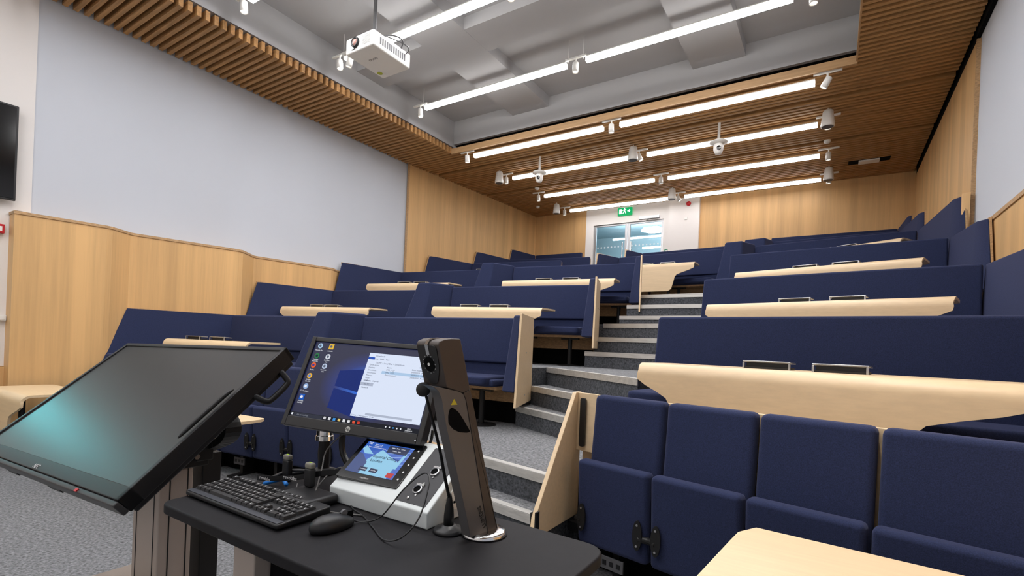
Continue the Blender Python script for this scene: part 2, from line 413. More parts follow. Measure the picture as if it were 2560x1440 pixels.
for y, t in rows:
    luminaire(-5.94, -3.29, y, 4.95, 'strip light under slats, left one of the '+t, CZ, 'strip lights under the slatted ceiling')
    luminaire(-3.0, -.31, y, 4.95, 'strip light under slats, right one of the '+t, CZ, 'strip lights under the slatted ceiling')
vrows = [(6.32, 'farthest recess row'), (4.65, 'recess row beside projector'), (3.26, 'nearest recess row at picture top')]
for y, t in vrows:
    luminaire(-6.0, -3.32, y, 5.33, 'strip light in grey recess, left one of the '+t, 5.72, 'strip lights in the grey recess')
    luminaire(-3.01, -.5, y, 5.33, 'strip light in grey recess, right one of the '+t, 5.72, 'strip lights in the grey recess')
for y in (1.6, 0., -1.5):   # the same luminaires continue over the stage behind the camera
    for x0, x1 in ((-6.0, -3.32), (-3.01, -.5)):
        luminaire(x0, x1, y, 5.33, 'suspended strip light over the stage behind the camera', 5.72, 'strip lights over the stage')
# spotlights
def spot_master():
    root = empty('spotlight', (0, 0, 0), '', 'spotlight')
    bm = nb(); box(bm, -.16, .16, -.018, .018, .10, .125); finish('track_adapter', bm, M_wpl, root, bevel=.003)
    bm = nb(); cyl(bm, (0, 0, .03), (0, 0, .10), .012, 8); finish('swivel', bm, M_wpl, root)
    bm = nb(); lathe(bm, [(.030, .05), (.042, .04), (.044, -.09), (.038, -.09), (.036, -.075)], 20, cap=False)
    b = finish('lamp_body', bm, M_wpl, root, smooth=True)
    bm = nb(); lathe(bm, [(.0, -.078), (.036, -.078)], 16, cap=False); finish('lens', bm, M_lens, b)
    return root
sp = spot_master(); first = [True]
def spot(x, y, z, tilt, label, grp, aim=True):
    o = sp if first[0] else copy_tree(sp)
    first[0] = False
    o.location = (x, y, z); o['label'] = label; o['category'] = 'spotlight'; o['group'] = grp
    for c in o.children:
        if c.name.startswith('lamp_body'): c.rotation_euler = (rad(tilt[0]), rad(tilt[1]), 0)
names = ['first', 'second', 'third', 'last']
for (y, t), nm, ty in zip(rows, names, (7.6, 8.98, 10.39, 11.78)):
    spot(-6.07, ty, 4.95, (6, 0), 'white spotlight at left end of the %s strip row under the slats' % nm, 'spotlights under the slatted ceiling')
    spot(-3.13, ty, 4.95, (6, -28 if nm in ('second', 'last') else 0), 'white spotlight in middle gap of the %s strip row under the slats' % nm, 'spotlights under the slatted ceiling')
    spot(-.17, ty, 4.95, (6, 30 if nm == 'first' else 0), 'white spotlight at right end of the %s strip row under the slats' % nm, 'spotlights under the slatted ceiling')
for (y, t) in vrows:
    spot(-6.09, y-.03, 5.30, (0, -8), 'white spotlight at left end of '+t, 'spotlights in the grey recess')
    spot(-3.16, y-.03, 5.30, (0, 0), 'white spotlight in middle gap of '+t, 'spotlights in the grey recess')
    spot(-.3, y-.03, 5.30, (0, 0), 'white spotlight at right end of '+t, 'spotlights in the grey recess')
spot(-5.78, 4.55, 5.22, (0, 15), 'bright lit spotlight head just below the white projector corner', 'spotlights in the grey recess')
# working spotlights: lamps at the recess heads, plus added headless ones over the stage
def lamp(x, y, z, tx, ty, tz, w_, ang=70, blend=.7):
    ld = bpy.data.lights.new('spot_lamp', 'SPOT'); ld.energy = w_; ld.spot_size = rad(ang); ld.spot_blend = blend; ld.shadow_soft_size = .04; ld.color = (1, .97, .92)
    lo = link(bpy.data.objects.new('spot_lamp', ld)); lo.location = (x, y, z); d = Vector((tx, ty, tz))-Vector((x, y, z)); lo.rotation_euler = d.to_track_quat('-Z', 'Y').to_euler()
for yy in (3.23, 4.62, 6.29):
    lamp(-6.09, yy-.0, 5.19, -6.4, yy-.3, 1, SPOTW*6)
    lamp(-3.16, yy, 5.19, -3.3, yy-.3, 1, SPOTW*5)
    lamp(-.3, yy, 5.19, -.1, yy-.4, 1, SPOTW*6)
lamp(-.3, 1.6, 5.19, .3, 1.7, .7, SPOTW*22, 50); lamp(-3.16, 1.6, 5.19, -3.0, 1.9, .7, SPOTW*6, 60); lamp(-6.09, 1.6, 5.19, -6.6, 1.6, .7, SPOTW*6, 60)  # added without heads to brighten the front desks and lectern
# pendant speakers
def speaker(x, y, label):
    root = empty('pendant_speaker', (x, y, 4.80), label, 'loudspeaker', 'white pendant loudspeakers')
    bm = nb(); lathe(bm, [(.0, .0), (.088, 0), (.092, .02), (.070, .22), (.055, .245), (0, .25)], 24); finish('speaker_body', bm, M_wpl, root, smooth=True)
    bm = nb(); lathe(bm, [(0, -.003), (.078, -.003), (.078, .0)], 24); finish('grille', bm, M_grey, root)
    bm = nb(); cyl(bm, (0, 0, .25), (0, 0, CZ-4.8), .008, 8); finish('hanging_rod', bm, M_wpl, root)
for y, t in ((8.74, 'front'), (11.37, 'rear')):
    for x, s in ((-6.09, 'left'), (-3.16, 'middle'), (-.17, 'right')):
        speaker(x, y, 'white cone loudspeaker under slatted ceiling, %s one of the %s three' % (s, t))
# PTZ cameras
def ptz(x, y, label):
    root = empty('ceiling_camera', (x, y, 4.62), label, 'camera', 'cameras hanging from the slatted ceiling')
    bm = nb(); cyl(bm, (0, 0, .18), (0, 0, CZ-4.62), .022, 12); finish('drop_pole', bm, M_wpl, root)
    bm = nb(); lathe(bm, [(0, .20), (.05, .19), (.135, .15), (.14, .135), (.06, .115), (0, .115)], 28); finish('mount_plate', bm, M_wpl, root, smooth=True)
    bm = nb(); lathe(bm, [(.06, .12), (.075, .08), (.075, .02), (.05, -.04), (0, -.055)], 24); b = finish('camera_head', bm, M_wpl, root, smooth=True)
    bm = nb(); lathe(bm, [(0, .02), (.032, .015), (.034, 0)], 18, Matrix.Translation((.02, -.07, .03)) @ Matrix.Rotation(rad(90), 4, 'X')); finish('lens', bm, M_blkg, b)
ptz(-4.95, 8.47, 'white dome camera on short pole, crossing the left strip light of the second row')
ptz(-1.655, 8.52, 'white dome camera on short pole, crossing the right strip light of the second row')
# detectors, ceiling box
for x, y, l in ((-6.7, 11.45, 'small white smoke detector on slats near left rear wall'), (-.19, 10.04, 'small white detector disc on slats right of the strip lights'), (-5.95, 10.1, 'small white detector disc on slats below left camera')):
    bm = nb(); lathe(bm, [(0, CZ-.045), (.035, CZ-.045), (.055, CZ-.02), (.055, CZ)], 20, Matrix.Translation((x, y, 0))); tag(finish('smoke_detector', bm, M_wpl, smooth=True), l, 'detector')
root = empty('ceiling_box', (.45, 11.38, CZ), 'white rectangular box in black slot of slatted ceiling near right wall', 'ceiling fitting')
bm = nb(); box(bm, .14, .78, 11.28, 11.48, CZ-.006, CZ+.02); W(finish('slot', bm, M_black), root)
bm = nb(); box(bm, .30, .62, 11.29, 11.47, CZ-.03, CZ); W(finish('box_cover', bm, M_wpl, bevel=.004), root)
# projector
root = empty('projector', (-4.8, 4.05, 4.88), 'white projector hanging from grey pole in ceiling recess', 'projector')
px0, px1, py0, py1, pz0, pz1 = -5.04, -4.56, 3.90, 4.50, 4.745, 4.93
bm = nb(); box(bm, px0, px1, py0, py1, pz0, pz1); W(finish('casing', bm, M_wpl, bevel=.018, seg=3), root)
bm = nb(); lathe(bm, [(.062, 0), (.062, .03), (.048, .035), (.04, .02), (.0, .015)], 24, Matrix.Translation((-4.86, py0+.005, 4.845)) @ Matrix.Rotation(rad(90), 4, 'X')); l = W(finish('lens_ring', bm, M_blk, smooth=True), root)
bm = nb(); lathe(bm, [(.038, .022), (.025, .034), (0, .038)], 20, Matrix.Translation((-4.86, py0+.003, 4.845)) @ Matrix.Rotation(rad(90), 4, 'X')); q = finish('lens_glass', bm, mat('lens_glass_pink', (200, 150, 140), .08)); q.parent = l
bm = nb(); box(bm, -4.93, -4.88, py0-.012, py0, 4.775, 4.83); W(finish('sensor_window', bm, M_blkg), root)
bm = nb()
for k in range(9): box(bm, -4.75, -4.62, py0-.004, py0, 4.79+k*.013, 4.796+k*.013)
W(finish('intake_grille', bm, mat('light_grey', (200, 200, 198), .5)), root)
bm = nb()
for k in range(12): box(bm, px1, px1+.003, 4.0+k*.035, 4.02+k*.035, 4.80, 4.88)
W(finish('side_vents', bm, M_grey), root)
bm = nb(); box(bm, -4.84, -4.76, 4.02, 4.20, 4.93, 4.985); cyl(bm, (-4.79, 4.11, 4.98), (-4.79, 4.11, 5.06), .04, 14); W(finish('ceiling_bracket', bm, M_wpl, bevel=.005), root)
bm = nb(); cyl(bm, (-4.79, 4.11, 5.05), (-4.79, 4.11, 5.56), .022, 14); W(finish('drop_pole', bm, M_grey), root)
bm = nb(); tube(bm, [(-4.60, 4.35, 4.90), (-4.5, 4.3, 4.97), (-4.55, 4.2, 5.0), (-4.74, 4.15, 5.02)], .009, 6); tube(bm, [(-4.60, 4.42, 4.88), (-4.48, 4.38, 4.93), (-4.6, 4.22, 4.99), (-4.75, 4.13, 5.04)], .007, 6); W(finish('cables', bm, M_grey), root)
bm = nb(); lathe(bm, [(0, 0), (.035, 0), (.035, .003)], 16, Matrix.Translation((-4.97, 4.38, 4.742))); W(finish('green_sticker', bm, mat('lime_sticker', (175, 185, 40), .5)), root)
t = text('EPSON', .045, M_grey, 'brand_lettering'); t.matrix_world = Matrix.Translation((-4.80, 4.12, 4.7445)) @ Matrix.Rotation(rad(180), 4, 'X'); W(t, root)

# ================================================================ BENCHES
bench_roots = {}
def unit(a, b):
    v = Vector((b[0]-a[0], b[1]-a[1])); L = v.length; v.normalize(); return v, Vector((v.y, -v.x)), L   # dir, forward normal (towards the stage)
def off(p, n, d): return (p[0]+n.x*d, p[1]+n.y*d)
def bench(i, A, B, label, grp, lw=None, rw=None, rpanel=False, lpanel=False, legs=True, topz=None, endseat=None, seatL=None, seatR=None):
    z = FZ[i]; tz = topz or z+1.06
    u, n, L = unit(A, B)
    root = empty('booth_bench', ((A[0]+B[0])/2, (A[1]+B[1])/2, z), label, 'bench', grp)
    # upper backrest: top edge on the measured line, leaning slightly
    bm = nb()
    A2, B2 = off(A, n, .085), off(B, n, .085)
    loft(bm, [off(A, n, .12), off(B, n, .12), off(B, n, -.01), off(A, n, -.01)], [off(A, n, .055), off(B, n, .055), off(B, n, -.03), off(A, n, -.03)], z+.60, tz)
    W(finish('backrest', bm, M_fab, bevel=.022, seg=3), root)
    bm = nb(); loft(bm, [off(A, n, .10), off(B, n, .10), off(B, n, .0), off(A, n, .0)], [off(A, n, .09), off(B, n, .09), off(B, n, .0), off(A, n, .0)], z+.44, z+.60)
    W(finish('lower_backrest', bm, M_fab, bevel=.01), root)
    # rear ply shell
    bm = nb(); loft(bm, [off(A, n, -.012), off(B, n, -.012), off(B, n, -.03), off(A, n, -.03)], [off(A, n, -.032), off(B, n, -.032), off(B, n, -.05), off(A, n, -.05)], z+.18, tz-.03)
    W(finish('back_shell', bm, M_edge), root)
    SA, SB = seatL or A, seatR or B
    bm = nb()
    loft(bm, [off(SA, n, .47), off(SB, n, .47), off(SB, n, .09), off(SA, n, .09)], [off(SA, n, .47), off(SB, n, .47), off(SB, n, .09), off(SA, n, .09)], z+.385, z+.455)
    W(finish('seat', bm, M_fab, bevel=.022, seg=3), root)
    bm = nb(); loft(bm, [off(SA, n, .40), off(SB, n, .40), off(SB, n, .1), off(SA, n, .1)], [off(SA, n, .40), off(SB, n, .40), off(SB, n, .1), off(SA, n, .1)], z+.355, z+.388)
    W(finish('seat_board', bm, M_edge), root)
    if endseat is not None:    # deeper single cushion at the aisle end
        e0, e1 = endseat
        P = Vector(A)+u*e0; Q = Vector(A)+u*e1
        pl = rpoly([off(P, n, .56), off(Q, n, .56), off(Q, n, .10), off(P, n, .10)], [.06, .06, 0, 0])
        bm = nb(); loft(bm, pl, pl, z+.40, z+.485); W(finish('end_seat', bm, M_fab, bevel=.025, seg=3), root)
    # ply strip and black board standing in for the shade beneath
    bm = nb(); loft(bm, [off(A, n, .03), off(B, n, .03), off(B, n, .0), off(A, n, .0)], [off(A, n, .03), off(B, n, .03), off(B, n, .0), off(A, n, .0)], z+.21, z+.37)
    W(finish('rear_panel', bm, M_edge), root)
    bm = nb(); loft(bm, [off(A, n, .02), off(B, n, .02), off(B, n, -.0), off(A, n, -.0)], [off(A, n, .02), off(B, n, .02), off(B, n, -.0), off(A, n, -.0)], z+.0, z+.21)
    W(finish('shade_kick_board', bm, M_black), root)
    if legs:
        k = max(2, int(L/.7)+1)
        for j in range(k):
            p = Vector(B)-u*(.22+j*(L-.44)/(k-1)); q = off(p, n, .30)
            bm = nb(); cyl(bm, (q[0], q[1], z), (q[0], q[1], z+.36), .028, 14); lathe(bm, [(0, z), (.15, z), (.15, z+.006), (.04, z+.018)], 24, Matrix.Translation((q[0], q[1], 0))); box(bm, q[0]-.12, q[0]+.12, q[1]-.02, q[1]+.02, z+.33, z+.36)
            W(finish('leg', bm, M_blkm), root)
    for side, wg in (('l', lw), ('r', rw)):
        if not wg: continue
        OF, IF, IC, OB = wg[:4]; fwd = wg[4] if len(wg) > 4 else .22
        d = Vector((OF[0]-OB[0], OF[1]-OB[1])).normalized()
        s = 1 if side == 'l' else -1
        bot = [(OF[0]+d.x*fwd, OF[1]+d.y*fwd), (IF[0]+d.x*fwd+s*(.05 if side == 'l' or not rpanel else .09), IF[1]+d.y*fwd*.7), (IC[0]+s*.03, IC[1]), OB]
        if side == 'l' and i <= 3 and OF[0] < -7:      # splayed wings follow the saw-tooth wall: the foot comes forward and inward
            bot = [(OF[0]+.19, OF[1]-.31), (IF[0]+.16, IF[1]-.12), (IC[0]+.03, IC[1]), OB]
        top = [OF, IF, IC, OB]
        bm = nb(); loft(bm, bot, top, z+.36, tz); W(finish('wing', bm, M_fab, bevel=.018, seg=3), root)
        if (side == 'r' and rpanel) or (side == 'l' and lpanel):
            m = Vector((-d.y, d.x)); m = m if (m.x*s < 0) else -m    # outward
            f2 = fwd*.55
            t0 = [(OF[0]+d.x*.012, OF[1]+d.y*.012), OB, (OB[0]+m.x*.022, OB[1]+m.y*.022), (OF[0]+d.x*.012+m.x*.022, OF[1]+d.y*.012+m.y*.022)]
            b0 = [(OF[0]+d.x*f2*1.9, OF[1]+d.y*f2*1.9), (OB[0], OB[1]), (OB[0]+m.x*.022, OB[1]+m.y*.022), (OF[0]+d.x*f2*1.9+m.x*.022, OF[1]+d.y*f2*1.9+m.y*.022)]
            bm = nb(); loft(bm, b0, t0, z+.23, tz+.015)
            ep = W(finish('end_panel', bm, M_birch, bevel=.003), root)
            bm = nb()
            for fx in (.35, .65):
                for zz in (z+.32, z+.72):
                    cx_ = OF[0]+(OB[0]-OF[0])*fx+m.x*.029; cy_ = OF[1]+(OB[1]-OF[1])*fx+m.y*.029
                    cyl(bm, (cx_, cy_, zz), (cx_+m.x*.004, cy_+m.y*.004, zz), .007, 10)
            q = finish('screws', bm, M_steel); q.parent = ep
        else:
            # thin ply edge board behind the cushion
            m = Vector((-d.y, d.x)); m = m if (m.x*s < 0) else -m
            t0 = [OF, OB, (OB[0]+m.x*.018, OB[1]+m.y*.018), (OF[0]+m.x*.018, OF[1]+m.y*.018)]
            b0 = [bot[0], OB, t0[2], (bot[0][0]+m.x*.018, bot[0][1]+m.y*.018)]
            if side == 'l' and i <= 3: b0, zlo = t0, tz-.03
            else: zlo = z+.30
            bm = nb(); loft(bm, b0, t0, zlo, tz+.008); W(finish('wing_edge_board', bm, M_edge), root)
    return root
def divider(i, FL, FR, BR, BL, label, topz=None):
    z = FZ[i]; tz = topz or z+1.06
    root = empty('booth_divider', ((FL[0]+BR[0])/2, (FL[1]+BR[1])/2, z), label, 'divider', 'upholstered dividers between booths')
    mx, my = (FL[0]+FR[0])/2, (FL[1]+FR[1])/2
    bot = [(FL[0]-.10, FL[1]-.26), (FR[0]+.03, FR[1]-.20), (BR[0]+.02, BR[1]-.02), (BL[0], BL[1])]
    bm = nb(); loft(bm, bot, [FL, FR, BR, BL], z+.34, tz+.035); W(finish('cushion', bm, M_fab, bevel=.03, seg=3), root)
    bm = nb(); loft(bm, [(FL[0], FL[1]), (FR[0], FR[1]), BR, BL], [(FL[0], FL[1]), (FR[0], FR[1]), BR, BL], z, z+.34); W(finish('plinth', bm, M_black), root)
    return root
GL, GB, GR = 'benches against the left wall', 'benches left of the centre aisle', 'benches right of the centre aisle'
ordn = {1: 'first tier', 2: 'second tier', 3: 'third tier', 4: 'fourth tier', 5: 'fifth tier', 6: 'top tier'}
# left wall booths
LA = {1: ((-7.21, 3.90), (-5.05, 4.12), [(-7.53, 2.69), (-7.49, 2.80), (-7.20, 3.88), (-7.27, 3.98)]),
      2: ((-7.33, 5.66), (-5.05, 6.07), [(-7.585, 4.40), (-7.54, 4.52), (-7.32, 5.66), (-7.40, 5.76)]),
      3: ((-7.37, 7.30), (-5.05, 7.56), [(-7.585, 5.97), (-7.54, 6.09), (-7.36, 7.30), (-7.425, 7.40)]),
      4: ((-7.20, 9.40), (-5.02, 9.70), [(-7.52, 8.22), (-7.44, 8.34), (-7.20, 9.40), (-7.44, 9.50)]),
      5: ((-7.22, 11.06), (-5.10, 11.39), [(-7.42, 9.80), (-7.36, 9.90), (-7.20, 11.06), (-7.32, 11.15)]),
      6: ((-7.14, 12.25), (-5.75, 12.30), [(-7.325, 11.24), (-7.27, 11.34), (-7.15, 12.2), (-7.255, 12.3)])}
cnt = {1: 'nearest the camera', 2: 'second from the front', 3: 'third from the front', 4: 'first of the three beyond the grey wall panel', 5: 'second beyond the grey wall panel', 6: 'last, in the rear left corner'}
for i, (A, B, wg) in LA.items():
    bench(i, A, B, 'navy upholstered booth bench against left wall, %s' % cnt[i], GL, lw=wg, topz={4: 3.25, 5: 3.62, 6: 3.94}.get(i))
# centre-left booths with ply end panels on the aisle
LB = {1: ((-4.78, 4.17), (-2.66, 4.28), [(-2.39, 3.85), (-2.47, 3.87), (-2.68, 4.26), (-2.60, 4.42)]),
      2: ((-4.76, 5.78), (-2.62, 6.06), [(-2.37, 5.46), (-2.45, 5.48), (-2.64, 6.03), (-2.565, 6.03)]),
      3: ((-4.80, 7.49), (-2.64, 7.77), [(-2.41, 7.17), (-2.49, 7.19), (-2.66, 7.75), (-2.60, 7.76)])}
for i, (A, B, wg) in LB.items():
    L = unit(A, B)[2]
    bench(i, A, B, 'navy booth bench with wooden end panel beside the stairs, %s' % {1: 'lowest of three, behind the lectern', 2: 'middle of three', 3: 'highest of three'}[i], GB, rw=wg[:4]+[.14], rpanel=True, endseat=(L-.62, L-.04))
divider(1, (-5.14, 3.72), (-4.92, 3.76), (-4.76, 4.16), (-5.3, 4.30), 'navy padded divider on the first tier, behind the computer monitor')
divider(2, (-5.12, 5.38), (-4.93, 5.44), (-4.75, 5.78), (-5.3, 6.08), 'navy padded divider on the second tier, middle of the left block')
divider(3, (-5.18, 7.02), (-4.98, 7.06), (-4.80, 7.49), (-5.35, 7.62), 'navy padded divider on the third tier, highest of the left block')
# right block
RB = {1: ((-1.19, 4.10), (1.0, 3.88), [(1.21, 2.70), (1.13, 2.82), (1.0, 3.86), (1.215, 3.95)]),
      2: ((-1.24, 5.96), (1.04, 5.63), [(1.215, 4.50), (1.16, 4.62), (1.05, 5.62), (1.215, 5.72)]),
      3: ((-1.24, 7.57), (1.05, 7.29), [(1.215, 6.42), (1.14, 6.53), (1.055, 7.28), (1.215, 7.40)])}
for i, (A, B, wg) in RB.items():
    bench(i, A, B, 'long navy bench right of the stairs, %s' % {1: 'lowest, directly behind the tip-up seats', 2: 'middle one', 3: 'upper one, below the cross aisle'}[i], GR, rw=wg, endseat=(-.02, .42))
# above the cross aisle
GU = 'benches above the cross aisle'
bench(4, (-3.74, 9.83), (-1.60, 9.62), 'navy bench on fourth tier behind the short birch desk near rear glass doors', GU, lw=[(-3.98, 9.24), (-3.93, 9.27), (-3.74, 9.82), (-3.80, 9.88), .12], lpanel=True, topz=3.25, endseat=(1.0, 2.0))
divider(4, (-1.62, 9.22), (-1.34, 9.18), (-1.18, 9.56), (-1.62, 9.66), 'navy padded divider on the fourth tier, right of the short wooden desk', topz=3.25)
bench(4, (-1.18, 9.58), (.98, 9.22), 'navy bench on fourth tier reaching the right wall, behind the slanting desk', GU, rw=[(1.20, 7.46), (1.12, 7.6), (.99, 9.18), (1.20, 9.3)], topz=3.25)
bench(5, (-3.77, 11.38), (-1.5, 11.18), 'navy bench on fifth tier just below the rear glass doors', GU, lw=[(-3.99, 10.85), (-3.94, 10.88), (-3.77, 11.37), (-3.83, 11.43), .12], lpanel=True, topz=3.62)
divider(5, (-1.54, 10.86), (-1.17, 10.79), (-1.06, 11.1), (-1.5, 11.24), 'navy padded divider on the fifth tier, highest one near the veneer rear wall', topz=3.62)
bench(5, (-1.06, 11.12), (.92, 10.94), 'navy bench on fifth tier reaching the right wall', GU, rw=[(1.10, 9.62), (1.04, 9.72), (.93, 10.9), (1.16, 11.0)], topz=3.62)
bench(6, (-1.2, 12.28), (1.0, 12.25), 'navy bench on the top tier in the rear right corner', GU, rw=[(1.10, 11.15), (1.05, 11.25), (1.0, 12.2), (1.2, 12.3)], topz=3.94)
# rounded veneered box on the right wall beside the fourth tier wing
bm = nb(); pl = rpoly([(1.24, 7.40), (1.17, 7.42), (1.22, 7.9), (1.26, 7.9)], [0, .03, 0, 0]); loft(bm, pl, pl, 2.25, 3.26)
tag(finish('wing_cover_panel', bm, M_oak), 'tall oak veneer panel end on right wall in front of the highest visible navy wing', 'panel')

# ================================================================ DESKS
def desk(i, L, R, label, grp, depth=.42, drop=.50, il=.25, ir=.35, units=None, zt=None, tipR=.0, tipL=.0, legs=True):
    z = zt or FZ[i]+.70
    u, n, Wd = unit(L, R); bk = -n      # towards the back
    root = empty('curved_desk', ((L[0]+R[0])/2, (L[1]+R[1])/2, FZ[i]), label, 'desk', grp)
    prof = []   # (v, dz, umin, umax, nv, nz): v towards back, outer normal
    rr = .075; th = .022
    def inset(d, full):
        if d < .09: return 0
        if d < .24:
            t = (d-.09)/.15; return full*(t*t*(3-2*t))*.92
        return full*.92+full*.22*(d-.24)/.3
    ds = [drop*(1-k/14) for k in range(15)]
    for d in ds:
        if d < rr: break
        a = inset(d, il); b = inset(d, ir)
        if d > drop-.05:
            q = 1-math.sqrt(max(0, 1-((d-(drop-.05))/.05)**2)); a += .05*q; b += .05*q
        prof.append((0, -d, a, Wd-b, -1, 0))
    for k in range(9):
        t = rad(90)*k/8
        e = .035*(1-math.sin(min(1, abs(k-2)/6)*math.pi/2))   # rounded end of the roll
        prof.append((rr-rr*math.cos(t), -rr+rr*math.sin(t), e*.3, Wd-e*.3, -math.cos(t), math.sin(t)))
    nt_ = 6
    for k in range(1, nt_+1):
        v = rr+(depth-rr)*k/nt_; t = k/nt_
        e = .04*max(0, (t-.8)/.2)**2
        prof.append((v, 0, -tipL*t+e, Wd+tipR*t-e, 0, 1))
    bm = nb(); prev = None
    Lv = Vector(L)
    for v, dz, a, b, nv, nz in prof:
        def P(uu, vv, zz):
            q = Lv+u*uu+bk*vv; return bm.verts.new((q.x, q.y, z+zz))
        ring = [P(a, v, dz), P(b, v, dz), P(b, v-nv*th, dz-nz*th), P(a, v-nv*th, dz-nz*th)]
        if prev:
            for k in range(4): bm.faces.new((prev[k], prev[(k+1) % 4], ring[(k+1) % 4], ring[k]))
        else: bm.faces.new(ring)
        prev = ring
    bm.faces.new(prev[::-1])
    o = finish('desk_shell', bm, M_birch); W(o, root)
    for p in o.data.polygons: p.use_smooth = True
    es = o.modifiers.new('es', 'EDGE_SPLIT'); es.split_angle = rad(40)
    for k in (units if units is not None else (.30, .52)):
        c = Lv+u*(Wd*k)+bk*(.24)
        ang = math.atan2(u.y, u.x)
        M = Matrix.Translation((c.x, c.y, z)) @ Matrix.Rotation(ang, 4, 'Z')
        bm = nb(); box(bm, -.125, .125, -.05, .055, 0, .012, M); box(bm, -.115, .115, -.03, -.02, .012, .036, M); pm = W(finish('power_module', bm, M_blk), root)
        bm = nb(); box(bm, -.13, .13, -.055, .06, .036, .044, M @ Matrix.Rotation(rad(-3), 4, 'X')); box(bm, -.13, -.118, -.055, -.043, .0, .037, M); box(bm, .118, .13, -.055, -.043, .0, .037, M)
        q = finish('flip_lid', bm, M_steel, bevel=.002); q.parent = pm
    if legs:
        for k in (.3, .7):
            c = Lv+u*(Wd*k)+bk*.10
            bm = nb(); cyl(bm, (c.x, c.y, FZ[i]), (c.x, c.y, z-.02), .025, 12); lathe(bm, [(0, FZ[i]), (.12, FZ[i]), (.12, FZ[i]+.008), (.03, FZ[i]+.02)], 20, Matrix.Translation((c.x, c.y, 0)))
            W(finish('leg', bm, M_blkm), root)
    return root
GD = 'curved birch desks'
desk(1, (-7.14, 2.94), (-5.72, 3.22), 'curved birch desk at left wall on the first tier, just above the big tilted display', GD, units=(.2, .5), tipR=.12)
desk(1, (-4.62, 3.30), (-3.22, 3.42), 'birch desk behind the monitor and visualiser, only its right tip showing', GD, tipR=.12)
desk(1, (-1.08, 3.22), (.72, 2.86), 'large curved birch desk right of the stairs, nearest the camera behind the tip-up seats', GD, units=(.40, .60), ir=.42)
desk(2, (-7.29, 4.61), (-5.68, 4.97), 'curved birch desk at left wall on the second tier', GD, units=(.33, .5), tipR=.08)
desk(2, (-4.44, 4.93), (-2.95, 5.23), 'curved birch desk left of the stairs on the second tier', GD, units=(.3, .58), tipR=.08)
desk(2, (-1.05, 5.07), (.72, 4.65), 'curved birch desk right of the stairs on the second tier', GD, units=(.4, .62))
desk(3, (-7.19, 6.21), (-5.50, 6.50), 'curved birch desk at left wall on the third tier', GD, units=(.4, .6), tipR=.08)
desk(3, (-4.45, 6.56), (-2.66, 6.80), 'curved birch desk left of the stairs on the third tier', GD, units=(.35, .6))
desk(3, (-1.07, 6.76), (.72, 6.27), 'curved birch desk right of the stairs on the third tier', GD, units=(.4, .62))
desk(4, (-6.9, 8.30), (-4.95, 8.62), 'birch desk on fourth tier at left, only its right tip above a backrest', GD, zt=2.92)
desk(4, (-3.55, 8.86), (-2.03, 8.84), 'short birch desk at top of the stairs with full front panel visible', GD, zt=2.92, units=(.4, .66))
desk(4, (-.95, 8.74), (.68, 7.84), 'slanting birch desk near right wall, highest one visible', GD, zt=2.90, units=(.42, .6))
# stage level desks
desk(0, (-7.32, 1.40), (-6.20, 1.43), 'birch desk with rounded front at the far left edge by the white wall panel', GD, depth=.55, drop=.5, units=())
desk(0, (-5.6, 1.64), (-3.60, 1.82), 'birch desk in front of the left tip-up seats, its right tip between display and monitor', GD, depth=.42, units=())
desk(0, (-.31, 1.40), (1.08, 1.28), 'pale birch desk at bottom right in front of the tip-up seats', GD, depth=.66, units=())

# ================================================================ TIP-UP SEATS
def seat_master():
    root = empty('tip_up_seat', (0, 0, 0), '', 'seat')
    w_ = .455
    pl = [(-w_/2, -.045), (w_/2, -.045), (w_/2, .045), (-w_/2, .045)]
    pb = [(-w_/2, -.09), (w_/2, -.09), (w_/2, .0), (-w_/2, .0)]
    bm = nb(); loft(bm, pb, pl, .50, 1.06); finish('backrest', bm, M_fab, root, bevel=.028, seg=3)
    bm = nb(); loft(bm, [(-w_/2, -.17), (w_/2, -.17), (w_/2, -.09), (-w_/2, -.09)], [(-w_/2, -.20), (w_/2, -.20), (w_/2, -.11), (-w_/2, -.11)], .20, .69); st = finish('folded_seat', bm, M_fab, root, bevel=.026, seg=3)
    for s in (-1, 1):
        bm = nb()
        lathe(bm, [(0, 0), (.5, 0), (.5, 1), (0, 1)], 20, Matrix.Translation((s*(w_/2-.045), -.193, .36)) @ Matrix.Rotation(rad(90), 4, 'X') @ Matrix.Diagonal((.055, .16, .008, 1)))
        cyl(bm, (s*(w_/2-.045), -.19, .34), (s*(w_/2+.008), -.17, .34), .018, 12)
        h = finish('hinge_plate', bm, M_blkm, root)
        bm = nb()
        for zz in (-.055, .055): cyl(bm, (s*(w_/2-.045), -.202, .36+zz), (s*(w_/2-.045), -.206, .36+zz), .006, 8)
        q = finish('screws', bm, M_steel); q.parent = h
    bm = nb(); box(bm, -.02, .02, -.1, .03, 0, .38); box(bm, -.03, .03, -.22, .04, 0, .02); finish('leg', bm, M_blkm, root)
    return root
sm = seat_master(); used = [False]
def place_seat(x, y, ang, label, grp, dz=0.):
    o = sm if not used[0] else copy_tree(sm)
    used[0] = True
    o.location = (x, y, dz); o.rotation_euler = (0, 0, ang); o['label'] = label; o['group'] = grp; o['category'] = 'seat'
ra = math.atan2(2.47-2.86, .583+1.233); du = Vector((math.cos(ra), math.sin(ra)))
ordw = ['first', 'second', 'third', 'fourth', 'fifth']
for k in range(5):
    p = Vector((-1.20, 2.88))+du*(.235+k*.472)
    place_seat(p.x, p.y, ra, 'navy tip-up seat right of the stairs, %s from the wooden end panel' % ordw[k], 'tip-up seats right of the stairs')
la = math.atan2(2.95-2.42, -3.1+7.26); dl = Vector((math.cos(la), math.sin(la)))
